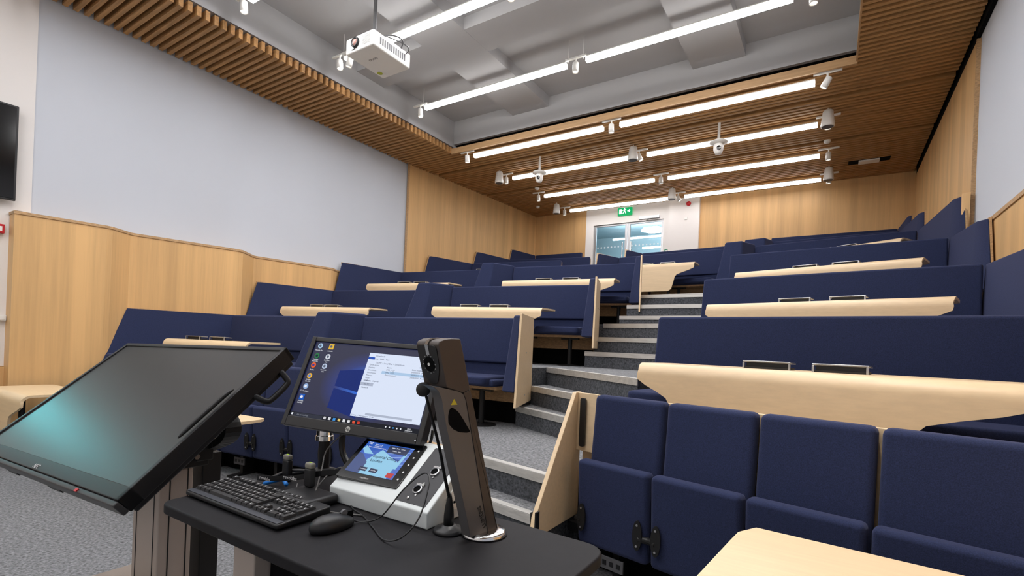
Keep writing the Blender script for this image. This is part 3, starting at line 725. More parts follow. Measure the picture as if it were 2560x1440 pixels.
ln = ['first from the left wall', 'second from the left wall', 'third from the left wall', 'fourth from the left wall, behind the tilted display', 'fifth from the left wall, behind the tilted display', 'seventh from the right end, left of the monitor',
      'third from the right end, behind the monitor post', 'second from the right end, behind the monitor cables', 'last before the stairs, behind the tablet']
for k in range(9):
    p = Vector((-7.26, 2.43))+dl*(.24+k*.463)
    place_seat(p.x, p.y, la, 'navy tip-up seat left of the stairs, %s' % (ln[k].replace('seventh', 'fourth')), 'tip-up seats left of the stairs', .03 if False else 0.)
# rear board, end panel, rail of each row
def row_frame(P0, P1, label, end=True):
    u, n, L = unit(P0, P1)
    root = empty('seat_row_frame', (P0[0], P0[1], 0), label, 'seat frame')
    bm = nb(); q0, q1 = off(P0, n, -.055), off(P1, n, -.055); q2, q3 = off(P1, n, -.078), off(P0, n, -.078)
    loft(bm, [q0, q1, q2, q3], [q0, q1, q2, q3], .30, 1.05); W(finish('back_board', bm, M_birch, bevel=.003), root)
    bm = nb(); q0, q1 = off(P0, n, .06), off(P1, n, .06); q2, q3 = off(P1, n, .02), off(P0, n, .02)
    loft(bm, [q0, q1, q2, q3], [q0, q1, q2, q3], .20, .26); W(finish('support_beam', bm, M_blkm), root)
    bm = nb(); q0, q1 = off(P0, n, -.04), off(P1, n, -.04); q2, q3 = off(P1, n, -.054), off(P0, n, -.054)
    loft(bm, [q0, q1, q2, q3], [q0, q1, q2, q3], .0, .30); W(finish('shade_kick_board', bm, M_black), root)  # black kick board, doubling as the dark under the seats
    if end:
        E0 = Vector((-1.345, 2.895)); 
        prof = [(-.04, 1.062), (.04, 1.062), (.05, .28), (-.52, .28), (-.50, .40)]   # (towards back, z)
        bm = nb(); a = []; b = []
        for v, zz in prof:
            q = E0+Vector((-.0, 1))*v
            a.append(bm.verts.new((q.x-.018, q.y, zz))); b.append(bm.verts.new((q.x+.010, q.y, zz)))
        bm.faces.new(a); bm.faces.new(b[::-1])
        for k in range(len(a)): bm.faces.new((a[k], a[(k+1) % 5], b[(k+1) % 5], b[k]))
        W(finish('end_panel', bm, M_birch, bevel=.004), root)
        bm = nb(); loft(bm, [(-1.34, 2.885), (-1.19, 2.85), (-1.19, 2.872), (-1.34, 2.907)], [(-1.34, 2.885), (-1.19, 2.85), (-1.19, 2.872), (-1.34, 2.907)], .70, 1.06); W(finish('return_panel', bm, M_birch, bevel=.003), root)
        bm = nb(); pl = rpoly([(-.02, .0), (.02, 0), (.02, .30), (-.02, .30)], .015)
        M = Matrix.Translation((-1.285, 2.862, .73)) @ Matrix.Rotation(ra, 4, 'Z')
        vs = [bm.verts.new(M @ Vector((x, 0, zz))) for x, zz in pl]; v2 = [bm.verts.new(M @ Vector((x, -.012, zz))) for x, zz in pl]
        bm.faces.new(vs); bm.faces.new(v2[::-1])
        for k in range(len(vs)): bm.faces.new((vs[k], vs[(k+1) % len(vs)], v2[(k+1) % len(vs)], v2[k]))
        W(finish('steel_bracket', bm, M_blk), root)
        bm = nb(); box(bm, -1.37, -1.362, 2.395, 2.43, .30, .42); box(bm, -1.335, -1.325, 2.385, 2.42, .29, .43); W(finish('floor_bracket', bm, M_blkm), root)
    return root
row_frame((-1.335, 2.90), (1.15, 2.36), 'frame of the right row of tip-up seats, with slanted birch end panel at stairs')
row_frame((-7.26, 2.43), (-3.06, 2.965), 'frame carrying the left row of tip-up seats behind the lectern', end=False)
# floor power outlets under the front row
for (x, y, l) in ((-1.0, 2.70, 'dark double socket plate under the first tip-up seat right of the stairs'), (-4.75, 2.66, 'grey socket plate on the kick board under the left tip-up seats')):
    root = empty('socket_plate', (x, y, .12), l, 'socket')
    M = Matrix.Translation((x, y, .13)) @ Matrix.Rotation(ra if x > -2 else la, 4, 'Z')
    bm = nb(); box(bm, -.075, .075, -.012, 0, -.035, .035, M); f = W(finish('face_plate', bm, M_grey, bevel=.003), root)
    bm = nb()
    for k in (-.045, 0, .045): box(bm, k-.012, k+.012, -.0145, -.012, -.012, .014, M)
    q = finish('outlets', bm, M_blk); W(q, root)

# ================================================================ LECTERN
DZ = .87
lect = empty('lectern_desk', (-.98, .9, 0), 'black lectern table with rounded corners carrying keyboard, monitor and visualiser', 'desk')
pl = rpoly([(-1.53, .635), (-.42, .635), (-.42, 1.115), (-1.53, 1.145)], [.05, .10, .07, .05], 8)
bm = nb(); loft(bm, pl, pl, DZ-.028, DZ); W(finish('desktop', bm, M_desk, bevel=.006, seg=3), lect)
bm = nb(); box(bm, -1.345, -1.245, .745, .80, 0.02, DZ-.028); W(finish('leg', bm, M_beige, bevel=.004), lect)
bm = nb(); box(bm, -1.245, -.50, .745, .78, DZ-.09, DZ-.028); W(finish('cross_beam', bm, M_beige, bevel=.003), lect)
bm = nb(); box(bm, -.56, -.47, .80, .90, 0.02, DZ-.09); W(finish('leg', bm, M_beige, bevel=.004), lect)
bm = nb(); box(bm, -1.235, -.60, .785, 1.08, .05, DZ-.03); W(finish('equipment_cabinet', bm, M_black), lect)
bm = nb(); box(bm, -1.36, -.44, .66, 1.12, 0, .022); W(finish('base_plate', bm, M_blkm), lect)

# lift column and tilted touch display
stand = empty('display_stand', (-1.95, .95, 0), 'beige metal lifting column carrying the large tilted display', 'display stand')
bm = nb(); box(bm, -2.25, -2.04, .85, .965, 0, .82); W(finish('outer_column', bm, M_beige, bevel=.006), stand)
bm = nb(); box(bm, -2.235, -2.055, .862, .953, .82, .98); W(finish('inner_column', bm, M_beige, bevel=.006), stand)
bm = nb()
for x in (-2.215, -2.075): box(bm, x-.0025, x+.0025, .8485, .851, .02, .82)
for y in (.885, .945): box(bm, -2.041, -2.0385, y-.002, y+.002, .02, .82)
g_ = W(finish('groove_lines', bm, M_blkm), stand); g_['kind'] = 'stuff'
bm = nb(); box(bm, -2.38, -2.05, .50, .90, .36, .38); W(finish('lower_shelf', bm, M_beige, bevel=.003), stand)
bm = nb(); box(bm, -2.6, -1.7, .55, 1.35, 0, .018); W(finish('base_plate', bm, M_beige, bevel=.004), stand)
bm = nb(); box(bm, -2.13, -2.045, 1.0, 1.07, .0, .865); W(finish('cable_column', bm, M_blkm, bevel=.004), stand)
bm = nb(); box(bm, -2.25, -1.95, .93, .99, .86, 1.04); W(finish('tilt_bracket', bm, M_blkm, bevel=.004), stand)
bm = nb(); box(bm, -1.99, -1.96, .78, .98, .84, 1.0); W(finish('bracket_cheek', bm, M_blkm, bevel=.004), stand)
for p in ((-1.955, .86, .93), (-1.955, .93, .88)):
    bm = nb(); cyl(bm, p, (p[0]+.012, p[1], p[2]), .010, 10); W(finish('bolt', bm, M_chrome), stand)
TLc = Vector((-2.915, 1.05, EYE-.0575)); TRc = Vector((-1.686, 1.10, EYE-.035)); BRc = Vector((-1.663, .587, EYE-.471))
ex = (TRc-TLc).normalized(); ey = (TRc-BRc); ey = (ey-ex*ey.dot(ex)); hD = ey.length; ey.normalize(); ez = ex.cross(ey); wD = (TRc-TLc).length
cD = (TLc+TRc)/2-ey*hD/2
MD = Matrix((ex, ey, ez)).transposed().to_4x4(); MD.translation = cD     # local x right, y up the screen, z towards viewer
disp = empty('touch_display', cD, 'large dark tilted touch display with teal reflection beside the lectern', 'display')
disp.rotation_euler = MD.to_euler(); disp.location = cD
a, b = wD/2, hD/2
def loc_box(name, m, parent, x0, x1, y0, y1, z0, z1, bevel=0.):
    bm = nb(); box(bm, x0, x1, y0, y1, z0, z1); return finish(name, bm, m, parent, bevel=bevel)
bm = nb()
box(bm, -a, a, b-.018, b, -.055, 0); box(bm, -a, -a+.018, -b, b, -.055, 0); box(bm, a-.018, a, -b, b, -.055, 0); box(bm, -a, a, -b, -b+.045, -.055, 0)
finish('bezel', bm, M_blk, disp, bevel=.003)
loc_box('screen', M_disp, disp, -a+.018, a-.018, -b+.045, b-.018, -.012, -.006)
loc_box('rear_casing', M_blk, disp, -a+.01, a-.01, -b+.01, b-.01, -.075, -.05, .006)
loc_box('rear_box', M_blkm, disp, -.35, .45, -.2, .2, -.13, -.07, .01)
lip = loc_box('touch_lip', mat('dark_grey_lip', (52, 51, 52), .45), disp, -a, a, -b-.018, -b, -.05, -.004, .004)
text('NEC', .022, mat('pale_print', (200, 200, 200), .5), 'brand_lettering', disp, Matrix.Translation((.0, -b+.012, .0012)))
loc_box('power_indicator', M_red, disp, .36, .376, -b-.016, -b-.006, -.004, -.001)
bm = nb(); tube(bm, [(a-.01, b-.20, -.055), (a+.012, b-.19, -.09), (a+.016, b-.17, -.10), (a+.016, b-.10, -.10), (a+.012, b-.08, -.09), (a-.01, b-.07, -.055)], .011, 10, 4); finish('carry_handle', bm, M_blkm, disp, smooth=True)
bm = nb(); tube(bm, [(a-.012, -.12, .012), (a-.012, -.06, .014), (a-.012, .06, .014), (a-.012, .10, .010)], lambda t: .0075*(1-.7*abs(2*t-1)**3), 8, 4); pen = finish('stylus', bm, M_blkm, None, smooth=True)
pen.location = disp.location; pen.rotation_euler = disp.rotation_euler; tag(pen, 'thin dark stylus pen lying along the right edge of the tilted display', 'pen')
for x in (-.35, .05): loc_box('foot_bracket', M_blkm, disp, x-.05, x+.05, -b-.012, -b+.05, -.09, -.055)
# energy chain between display and column
root = empty('cable_chain', (-1.60, 1.12, 1.0), 'black segmented cable chain curving behind the tilted display', 'cable chain')
ch = smooth_pts([(-1.98, 1.0, 1.06), (-1.90, 1.0, 1.035), (-1.85, 1.0, .99), (-1.88, 1.0, .945), (-1.98, 1.0, .905), (-2.07, 1.0, .875)], 4)
for k in range(len(ch)-1):
    p, q = ch[k], ch[k+1]; d = q-p
    M = Matrix.Translation((p+q)/2) @ d.to_track_quat('X', 'Z').to_matrix().to_4x4()
    bm = nb(); box(bm, -.011, .011, -.03, .03, -.014, .014, M); W(finish('chain_link', bm, M_blkm, bevel=.002), root)

# ---- monitor
yw, pt_, rl_ = rad(14.1), rad(-23.2), rad(2.1)
MM = Matrix.Translation((-1.243, 1.078, 1.185)) @ Matrix.Rotation(yw, 4, 'Z') @ Matrix.Rotation(pt_, 4, 'X') @ Matrix.Rotation(rl_, 4, 'Y')
mon = empty('monitor', (-1.243, 1.078, 1.185), 'black flat monitor on pole showing blue desktop with open white window', 'monitor')
mon.rotation_euler = MM.to_euler()
mw, mh = .51, .31
def mq(name, m, x0, x1, z0, z1, d=.0, t=.0006, parent=None):   # flat piece on the screen, u,v from top-left in 0..1 of screen
    bm = nb(); box(bm, x0, x1, -d-t, -d, z0, z1); return finish(name, bm, m, parent or mon)
sx0, sx1, sz0, sz1 = -mw/2+.017, mw/2-.017, -mh/2+.032, mh/2-.016
bm = nb(); box(bm, -mw/2, sx0, -.006, .02, -mh/2, mh/2); box(bm, sx1, mw/2, -.006, .02, -mh/2, mh/2); box(bm, sx0, sx1, -.006, .02, sz1, mh/2); box(bm, sx0, sx1, -.006, .02, -mh/2, sz0)
finish('bezel', bm, M_blk, mon, bevel=.002)
bm = nb(); box(bm, -mw/2+.004, mw/2-.004, .018, .042, -mh/2+.004, mh/2-.004); box(bm, -.12, .12, .04, .065, -.1, .09); finish('rear_casing', bm, M_blk, mon, bevel=.006)
# wallpaper with blue beam
ms = bpy.data.materials.new('blue_wallpaper'); ms.use_nodes = True; nt = ms.node_tree; b_ = nt.nodes['Principled BSDF']; b_.inputs['Base Color'].default_value = (0, 0, 0, 1); b_.inputs['Roughness'].default_value = .35
tc = nt.nodes.new('ShaderNodeTexCoord'); mp = nt.nodes.new('ShaderNodeMapping'); mp.inputs['Location'].default_value = (-.10, 0, .0); mp.inputs['Scale'].default_value = (5.5, 0, 8.5)
nt.links.new(tc.outputs['Object'], mp.inputs[0]); g = nt.nodes.new('ShaderNodeTexGradient'); g.gradient_type = 'SPHERICAL'; nt.links.new(mp.outputs[0], g.inputs[0])
r = nt.nodes.new('ShaderNodeValToRGB'); r.color_ramp.elements[0].color = lin((14, 22, 62)); r.color_ramp.elements[1].color = lin((20, 110, 230)); r.color_ramp.elements[1].position = .8
e2 = r.color_ramp.elements.new(.35); e2.color = lin((12, 42, 120))
nt.links.new(g.outputs[0], r.inputs[0]); nt.links.new(r.outputs[0], b_.inputs['Emission Color']); b_.inputs['Emission Strength'].default_value = .9
scr = mq('screen', ms, sx0, sx1, sz0, sz1, d=.0)
sw, sh = sx1-sx0, sz1-sz0
def sc(u0, u1, v0, v1): return sx0+u0*sw, sx0+u1*sw, sz1-v1*sh, sz1-v0*sh
def pane(name, m, u0, u1, v0, v1, d, parent=None): return mq(name, m, *sc(u0, u1, v0, v1), d=d, t=.0003, parent=parent or mon)
E_w = em('window', (222, 232, 252), .95); E_w2 = em('window_grey', (190, 200, 222), .8); E_bar = em('taskbar', (18, 22, 34), .8)
E_txt = em('ink', (110, 120, 150), .6); E_white = em('white', (235, 238, 245), .95)
pane('taskbar', E_bar, 0, 1, .945, 1, .0008)
pane('search_box', em('search', (48, 52, 66), .8), .035, .27, .95, 1, .0011)
# bright window beam
bm = nb()
for (u0, v0, u1, v1, u2, v2, u3, v3) in ((.28, .36, .52, .30, .52, .62, .28, .56), (.28, .59, .52, .65, .52, .93, .28, .84)):
    vs = []
    for uu, vv in ((u0, v0), (u1, v1), (u2, v2), (u3, v3)):
        X0, _, _, Z1 = sc(uu, uu, vv, vv); vs.append(bm.verts.new((X0, -.0010, Z1)))
    bm.faces.new(vs)
finish('wallpaper_light_panes', bm, em('pane', (12, 48, 140), .6), mon)
win = pane('file_window', E_w, .475, .99, .09, .90, .0014)
pane('ribbon_tab', em('tab', (20, 80, 190), .9), .475, .525, .145, .175, .0019, win)
pane('selected_row', em('sel', (178, 208, 240), .9), .61, .99, .31, .345, .0019, win)
pane('tree_selection', E_w2, .475, .575, .475, .515, .0019, win)
pane('scroll_bar', E_w2, .585, .93, .845, .87, .0019, win)
def stext(s, u, v, size, m, parent, align='LEFT', d=.0023, name='text'):
    X0, _, _, Z1 = sc(u, u, v, v)
    return text(s, size, m, name, parent, Matrix.Translation((X0, -d, Z1)) @ Matrix.Rotation(rad(90), 4, 'X'), align, .0001)
stext('Downloads', .53, .125, .0075, E_txt, win); stext('File   Home   Share   View', .485, .165, .007, E_txt, win)
stext('This PC > Local Disk > Downloads', .54, .215, .0075, E_txt, win)
stext('Search Downloads', .88, .225, .006, E_txt, win)
stext('Name', .64, .262, .007, E_txt, win); stext('Date modified       Type', .83, .262, .007, E_txt, win)
for k, (nm, tt) in enumerate((('IMG_1127', '24/09/2019   JPEG'), ('IMG_1132', '24/09/2019   JPEG'), ('Presentation1', '24/09/2019   PowerPoint'))):
    stext(nm, .64, .293+.033*k, .0072, E_txt, win); stext(tt, .83, .293+.033*k, .0065, E_txt, win)
for k, nm in enumerate(('Quick access', 'Desktop', 'Downloads', 'Documents', 'Pictures', 'Music', 'Videos')): stext(nm, .50, .245+.034*k, .0068, E_txt, win)
stext('OneDrive - Imperial', .492, .49-.04, .0068, E_txt, win); stext('This PC', .50, .495, .0068, E_txt, win); stext('Network', .492, .54, .0068, E_txt, win)
stext('3 items   1 item selected  1.2 MB', .485, .885, .006, E_txt, win)
icons = [(.05, .055, (170, 205, 235), 'Recycle Bin'), (.145, .055, (235, 190, 60), 'Antenna'), (.05, .195, (40, 120, 70), 'Panopto\nRecorder'), (.145, .195, (220, 225, 235), 'Software\nHub'),
         (.05, .325, (235, 100, 40), 'Firefox'), (.145, .325, (190, 205, 230), 'Network\nInfo'), (.05, .47, (235, 180, 50), 'Google\nChrome'), (.05, .61, (150, 180, 225), 'ICT Feedback'), (.05, .75, (20, 90, 190), 'LinkedIn\nLearning')]
for u_, v_, c_, nm in icons:
    X0, _, _, Z1 = sc(u_, u_, v_, v_)
    bm = nb()
    if nm[0] in 'AL': box(bm, X0-.0095, X0+.0095, -.0018, -.0010, Z1-.0095, Z1+.0095)
    else: lathe(bm, [(0, 0), (.0095, 0), (.0095, .0008), (0, .0008)], 18, Matrix.Translation((X0, -.001, Z1)) @ Matrix.Rotation(rad(90), 4, 'X'))
    ic = finish('desktop_icon', bm, em('ic%d%d%d' % c_, c_, .9), mon)
    bm = nb(); lathe(bm, [(0, 0), (.0045, 0), (.0045, .0008), (0, .0008)], 12, Matrix.Translation((X0, -.0019, Z1)) @ Matrix.Rotation(rad(90), 4, 'X'))
    q = finish('icon_centre', bm, {'P': em('icd', (20, 40, 60), .8), 'F': em('icf', (60, 60, 160), .8), 'G': em('icg', (70, 130, 230), .9), 'L': E_white, 'I': E_white}.get(nm[0], em('icx', (90, 100, 120), .9)), ic)
    stext(nm, u_, v_+.062, .0062, E_white, mon, 'CENTER', .0012)
stext('in', .05, .75, .014, E_white, mon, 'CENTER', .0030)
bm = nb()
X0, _, _, Z1 = sc(.015, .015, .972, .972)
for dx in (0, .0035):
    for dz in (0, .0035): box(bm, X0+dx, X0+dx+.003, -.0016, -.0012, Z1-.003+dz, Z1+dz)
finish('start_logo', bm, E_white, mon)
stext('Ask me anything', .06, .973, .0065, em('dim', (140, 145, 155), .8), mon, 'LEFT', .0015)
for k, c_ in enumerate(((220, 220, 225), (230, 230, 235), (60, 150, 230), (240, 210, 120), (235, 235, 240), (235, 235, 240), (230, 90, 60), (210, 60, 40))):
    X0, _, _, Z1 = sc(.29+.038*k, 0, .972, .972)
    X0 = sx0+(.29+.038*k)*sw
    bm = nb(); box(bm, X0-.0045, X0+.0045, -.0018, -.0012, Z1-.0038, Z1+.0045); finish('taskbar_icon', bm, em('tb%d%d%d' % c_, c_, .85), mon)
stext('19:02\n24/09/2019', .925, .972, .0055, E_white, mon, 'CENTER', .0015)
for k in range(5):
    X0 = sx0+(.76+.027*k)*sw; Z1 = sz1-.972*sh
    bm = nb(); box(bm, X0-.002, X0+.002, -.0018, -.0012, Z1-.002, Z1+.002); finish('tray_icon', bm, em('tr', (60, 150, 230), .8) if k == 2 else E_white, mon)
bm = nb(); lathe(bm, [(0, 0), (.0085, 0), (.0085, .0008), (0, .0008)], 20, Matrix.Translation((0, -.006, -mh/2+.015)) @ Matrix.Rotation(rad(90), 4, 'X')); lg = finish('logo_disc', bm, mat('logo_silver', (185, 185, 180), .35), mon)
text('hp', .013, M_blk, 'logo_lettering', mon, Matrix.Translation((0, -.0072, -mh/2+.0145)) @ Matrix.Rotation(rad(90), 4, 'X'))
bm = nb(); lathe(bm, [(0, 0), (.002, 0), (.002, .001)], 8, Matrix.Translation((mw/2-.02, -.0062, -mh/2+.012)) @ Matrix.Rotation(rad(90), 4, 'X')); finish('power_light', bm, E_white, mon)
# monitor post
post = empty('monitor_post', (-1.455, 1.105, DZ), 'black post with silver collar holding the monitor over the lectern', 'post')
mp_ = Vector((-1.455, 1.105, 0))
bm = nb(); cyl(bm, (mp_.x, mp_.y, DZ), (mp_.x, mp_.y, 1.20), .019, 18); lathe(bm, [(.045, DZ), (.045, DZ+.012), (.02, DZ+.02)], 20, Matrix.Translation((mp_.x, mp_.y, 0))); W(finish('pole', bm, M_blkm), post)
bm = nb(); lathe(bm, [(.0, .985), (.030, .985), (.030, 1.0), (.027, 1.003), (.027, 1.06), (.0, 1.06)], 24, Matrix.Translation((mp_.x, mp_.y, 0))); W(finish('collar', bm, M_chrome), post)
bm = nb(); box(bm, -1.47, -1.20, 1.11, 1.14, 1.13, 1.19); W(finish('mount_arm', bm, M_blkm, bevel=.004), post)
# ---- keyboard
kb = empty('keyboard', (-1.31, .78, DZ), 'black full-size keyboard with white legends at left of lectern', 'keyboard')
kb.rotation_euler = (0, 0, rad(0.0))
kw, kd = .445, .155
M0 = Matrix.Rotation(rad(2.5), 4, 'X')
pl = rpoly([(-kw/2, -kd/2), (kw/2, -kd/2), (kw/2, kd/2), (-kw/2, kd/2)], .012)
bm = nb(); loft(bm, pl, pl, [.004]*len(pl), [.016+(p[1]+kd/2)*.06 for p in pl]); finish('base', bm, M_blk, kb, bevel=.004, seg=3)
bm = nb(); box(bm, -kw/2+.006, kw/2-.006, -kd/2+.004, -kd/2+.022, .0165, .0185); finish('wrist_strip', bm, mat('slate_plastic', (60, 63, 70), .4), kb, bevel=.001)
kg = mat('keycap', (34, 34, 36), .5); kl = mat('key_legend', (225, 225, 225), .5)
rowsz = [(0, [1]*1+[0]+[1]*4+[-.5]+[1]*4+[-.5]+[1]*4), (1.35, [1]*13+[2]), (2.35, [1.5]+[1]*12+[1.5]), (3.35, [1.75]+[1]*11+[2.25]), (4.35, [2.25]+[1]*10+[2.75]), (5.35, [1.25, 1.25, 1.25, 6.25, 1.25, 1.25, 1.25, 1.25])]
U = .0186
def key(bx, by, wk, hk=1):
    x0 = -kw/2+.010+bx*U; y0 = kd/2-.012-by*U
    z = .0165+(y0+kd/2)*.06
    bm = nb(); e = .0011
    loft(bm, [(x0+e, y0-hk*U+e), (x0+wk*U-e, y0-hk*U+e), (x0+wk*U-e, y0-e), (x0+e, y0-e)], [(x0+.003, y0-hk*U+.003), (x0+wk*U-.003, y0-hk*U+.003), (x0+wk*U-.003, y0-.002), (x0+.003, y0-.002)], z-.002, z+.006)
    k = finish('key', bm, kg, kb)
    return x0, y0, z, k
keys = []
for by, ks in rowsz:
    bx = 0.
    for wk in ks:
        if wk <= 0: bx += (1 if wk == 0 else .5); continue
        keys.append((bx, by, wk, 1)); bx += wk
for bx in (15.35, 16.35, 17.35):
    for by in (0, 1.35, 2.35): keys.append((bx, by, 1, 1))
keys += [(16.35, 4.35, 1, 1), (15.35, 5.35, 1, 1), (16.35, 5.35, 1, 1), (17.35, 5.35, 1, 1)]
for bx in (18.7, 19.7, 20.7, 21.7):
    for by in (1.35, 2.35, 3.35, 4.35): 
        if not (bx == 21.7 and by in (3.35,)): keys.append((bx, by, 1, 2 if (bx == 21.7 and by == 4.35) else (2 if bx == 21.7 and by == 2.35 else 1)))
keys += [(18.7, 5.35, 2, 1), (20.7, 5.35, 1, 1)]
# the hundred keys nearest the camera's side are parts, the rest one part
keys.sort(key=lambda k: -(k[0]*.4+k[1]))
lg = nb(); rest = nb()
for n_, (bx, by, wk, hk) in enumerate(keys):
    if n_ < 100: x0, y0, z, _ = key(bx, by, wk, hk)
    else:
        x0 = -kw/2+.010+bx*U; y0 = kd/2-.012-by*U; z = .0165+(y0+kd/2)*.06; e = .0011
        loft(rest, [(x0+e, y0-hk*U+e), (x0+wk*U-e, y0-hk*U+e), (x0+wk*U-e, y0-e), (x0+e, y0-e)], [(x0+.003, y0-hk*U+.003), (x0+wk*U-.003, y0-hk*U+.003), (x0+wk*U-.003, y0-.002), (x0+.003, y0-.002)], z-.002, z+.006)
    cx_ = x0+.006; cy_ = y0-.006
    if wk < 5:
        box(lg, cx_-.0022, cx_+.0022, cy_-.0032, cy_-.0020, z+.006, z+.0063); box(lg, cx_-.0022, cx_-.0010, cy_-.0025, cy_+.0026, z+.006, z+.0063)
        if n_ % 2: box(lg, cx_-.0018, cx_+.0018, cy_+.0012, cy_+.002, z+.006, z+.0063)
r_ = finish('remaining_keys', rest, kg, kb); r_['kind'] = 'stuff'
lgo = finish('key_legends', lg, kl, kb); lgo['kind'] = 'stuff'
# ---- mouse
ms_ = empty('mouse', (-1.005, .795, DZ), 'black computer mouse between keyboard and grey control box', 'mouse')
ms_.rotation_euler = (0, 0, rad(-8))
bm = nb(); bmesh.ops.create_uvsphere(bm, u_segments=28, v_segments=16, radius=1)
for v in bm.verts:
    x, y, z = v.co; z = max(z, -.35)
    v.co = (x*.031*(1-.10*y), y*.058, (z+.35)*.027*(1-.18*y)+.001)
mb = finish('mouse_body', bm, M_blk, ms_, smooth=True)
bm = nb(); cyl(bm, (-.004, .030, .0335), (.004, .030, .0335), .008, 14); finish('scroll_wheel', bm, M_grey, ms_)
bm = nb(); box(bm, -.0004, .0004, .012, .056, .012, .0345); finish('button_gap', bm, M_black, ms_)
bm = nb(); tube(bm, [(0, .055, .010), (.015, .075, .004), (.05, .105, .02), (.09, .14, .09), (.135, .165, .135), (.175, .150, .125), (.205, .10, .06), (.195, .06, .02), (.15, .045, .004), (.07, .07, .003), (-.02, .10, .003), (-.10, .115, .003), (-.14, .14, .003)], .0019, 7); finish('cable', bm, M_blk, ms_, smooth=True)
# ---- wedge control box with tablet
wb = empty('control_box', (-1.01, 1.02, DZ), 'grey steel wedge box with black connector plate on lectern', 'control box')
wx0, wx1 = -1.196, -.823; fy, by_ = .932, 1.125; fz, bz = .912, 1.035
def P3(x, y, z): return (x, y, z)
bm = nb()
pr = [(fy, DZ), (fy-.002, fz), (by_-.03, bz), (by_, bz), (by_+.005, DZ)]
A_ = [bm.verts.new((wx0, y, z)) for y, z in pr]; B_ = [bm.verts.new((wx1, y, z)) for y, z in pr]
bm.faces.new(A_); bm.faces.new(B_[::-1])
for k in range(5): bm.faces.new((A_[k], A_[(k+1) % 5], B_[(k+1) % 5], B_[k]))
W(finish('casing', bm, M_grbox, bevel=.004), wb)
sl = math.atan2(bz-fz, by_-.03-fy); slen = math.hypot(bz-fz, by_-.03-fy)
MS = Matrix.Translation((wx0, fy, fz)) @ Matrix.Rotation(sl, 4, 'X')      # x along box, y up the slope, z normal
def sbox(name, m, x0, x1, y0, y1, z0, z1, parent, bevel=0.):
    bm = nb(); box(bm, x0, x1, y0, y1, z0, z1, MS); return W(finish(name, bm, m, bevel=bevel), parent)
cw = wx1-wx0
sbox('connector_plate', mat('anodised_black', (38, 38, 41), .5), cw-.118, cw-.018, .012, slen-.006, .0, .0022, wb)
for (x, y) in ((cw-.075, .055), (cw-.062, .118)):
    bm = nb(); Mx = MS @ Matrix.Translation((x, y, .002))
    lathe(bm, [(.0135, 0), (.0135, .004), (.0105, .005), (.0105, .001)], 22, Mx, cap=False); c = W(finish('xlr_socket', bm, M_steel), wb)
    bm = nb(); lathe(bm, [(0, .0015), (.0105, .0015)], 20, Mx, cap=False)
    q = finish('socket_hole', bm, M_black); W(q, wb)
    bm = nb(); box(bm, x-.013, x+.013, y+.012, y+.018, .002, .006, MS); W(finish('latch', bm, M_chrome), wb)
    for a_ in (-.017, .022):
        bm = nb(); lathe(bm, [(.003, 0), (.003, .002), (0, .002)], 8, MS @ Matrix.Translation((x+.006, y+a_, .002))); W(finish('socket_screw', bm, M_chrome), wb)
for (x, y) in ((cw-.085, .025), (cw-.045, slen-.02)):
    bm = nb(); lathe(bm, [(.0042, 0), (.0035, .003), (0, .0035)], 12, MS @ Matrix.Translation((x, y, .002)))
    W(finish('plate_screw', bm, M_chrome), wb)
# UK power socket on the right side
bm = nb(); lathe(bm, [(0, 0), (.031, 0), (.031, .002), (0, .003)], 28, Matrix.Translation((wx1, 1.045, .927)) @ Matrix.Rotation(rad(90), 4, 'Y')); W(finish('power_socket', bm, M_wpl), wb)
bm = nb()
for (dy, dz, a_, b2) in ((-.001, .012, .003, .005), (-.012, -.010, .005, .003), (.012, -.010, .005, .003)): box(bm, wx1+.002, wx1+.0036, 1.045+dy-a_, 1.045+dy+a_, .927+dz-b2, .927+dz+b2)
W(finish('socket_slots', bm, M_black), wb)
bm = nb()
for dy in (-.042, .045): cyl(bm, (wx1, 1.045+dy, .93), (wx1+.004, 1.045+dy, .93), .004, 10)
W(finish('side_screws', bm, M_chrome), wb)
# tablet on the slope
Mt = Matrix.Translation((-1.083, 1.018, .975+.012)) @ Matrix.Rotation(rad(3.5), 4, 'Z') @ Matrix.Rotation(sl, 4, 'X')
tab = empty('touch_tablet', Mt.translation, 'black touch panel on wedge box showing blue welcome screen', 'touch panel')
tab.rotation_euler = Mt.to_euler()
tw, th_ = .232, .158
bm = nb(); pl = rpoly([(-tw/2, -th_/2), (tw/2, -th_/2), (tw/2, th_/2), (-tw/2, th_/2)], .006); loft(bm, pl, pl, -.014, .0); finish('panel_body', bm, M_blkg, tab, bevel=.0015)
mt = bpy.data.materials.new('tablet_wallpaper'); mt.use_nodes = True; b_ = mt.node_tree.nodes['Principled BSDF']; b_.inputs['Base Color'].default_value = (0, 0, 0, 1); b_.inputs['Emission Color'].default_value = lin((52, 100, 200)); b_.inputs['Emission Strength'].default_value = .85
ax0, ax1, ay0, ay1 = -.098, .082, -.056, .060
def tp(name, m, pts, d, parent=None):
    bm = nb(); vs = [bm.verts.new((ax0+u*(ax1-ax0), ay0+v*(ay1-ay0), d)) for u, v in pts]; bm.faces.new(vs); return finish(name, bm, m, parent or tab)
tp('screen', mt, [(0, 0), (1, 0), (1, 1), (0, 1)], .0004)
E_cy = em('pale_cyan', (150, 205, 235), .95); E_st = em('steelblue', (85, 100, 150), .8); E_dk = em('slate', (62, 70, 100), .75)
tp('building_face', E_cy, [(.26, 0), (.88, 0), (.88, .50), (.42, .80), (.26, .44)], .0008)
tp('building_side', E_st, [(0, 0), (.30, 0), (.30, .35), (.10, .58), (0, .62)], .0009)
tp('building_edge', E_cy, [(0, .74), (.12, .60), (.30, .62), (.04, .86)], .0007)
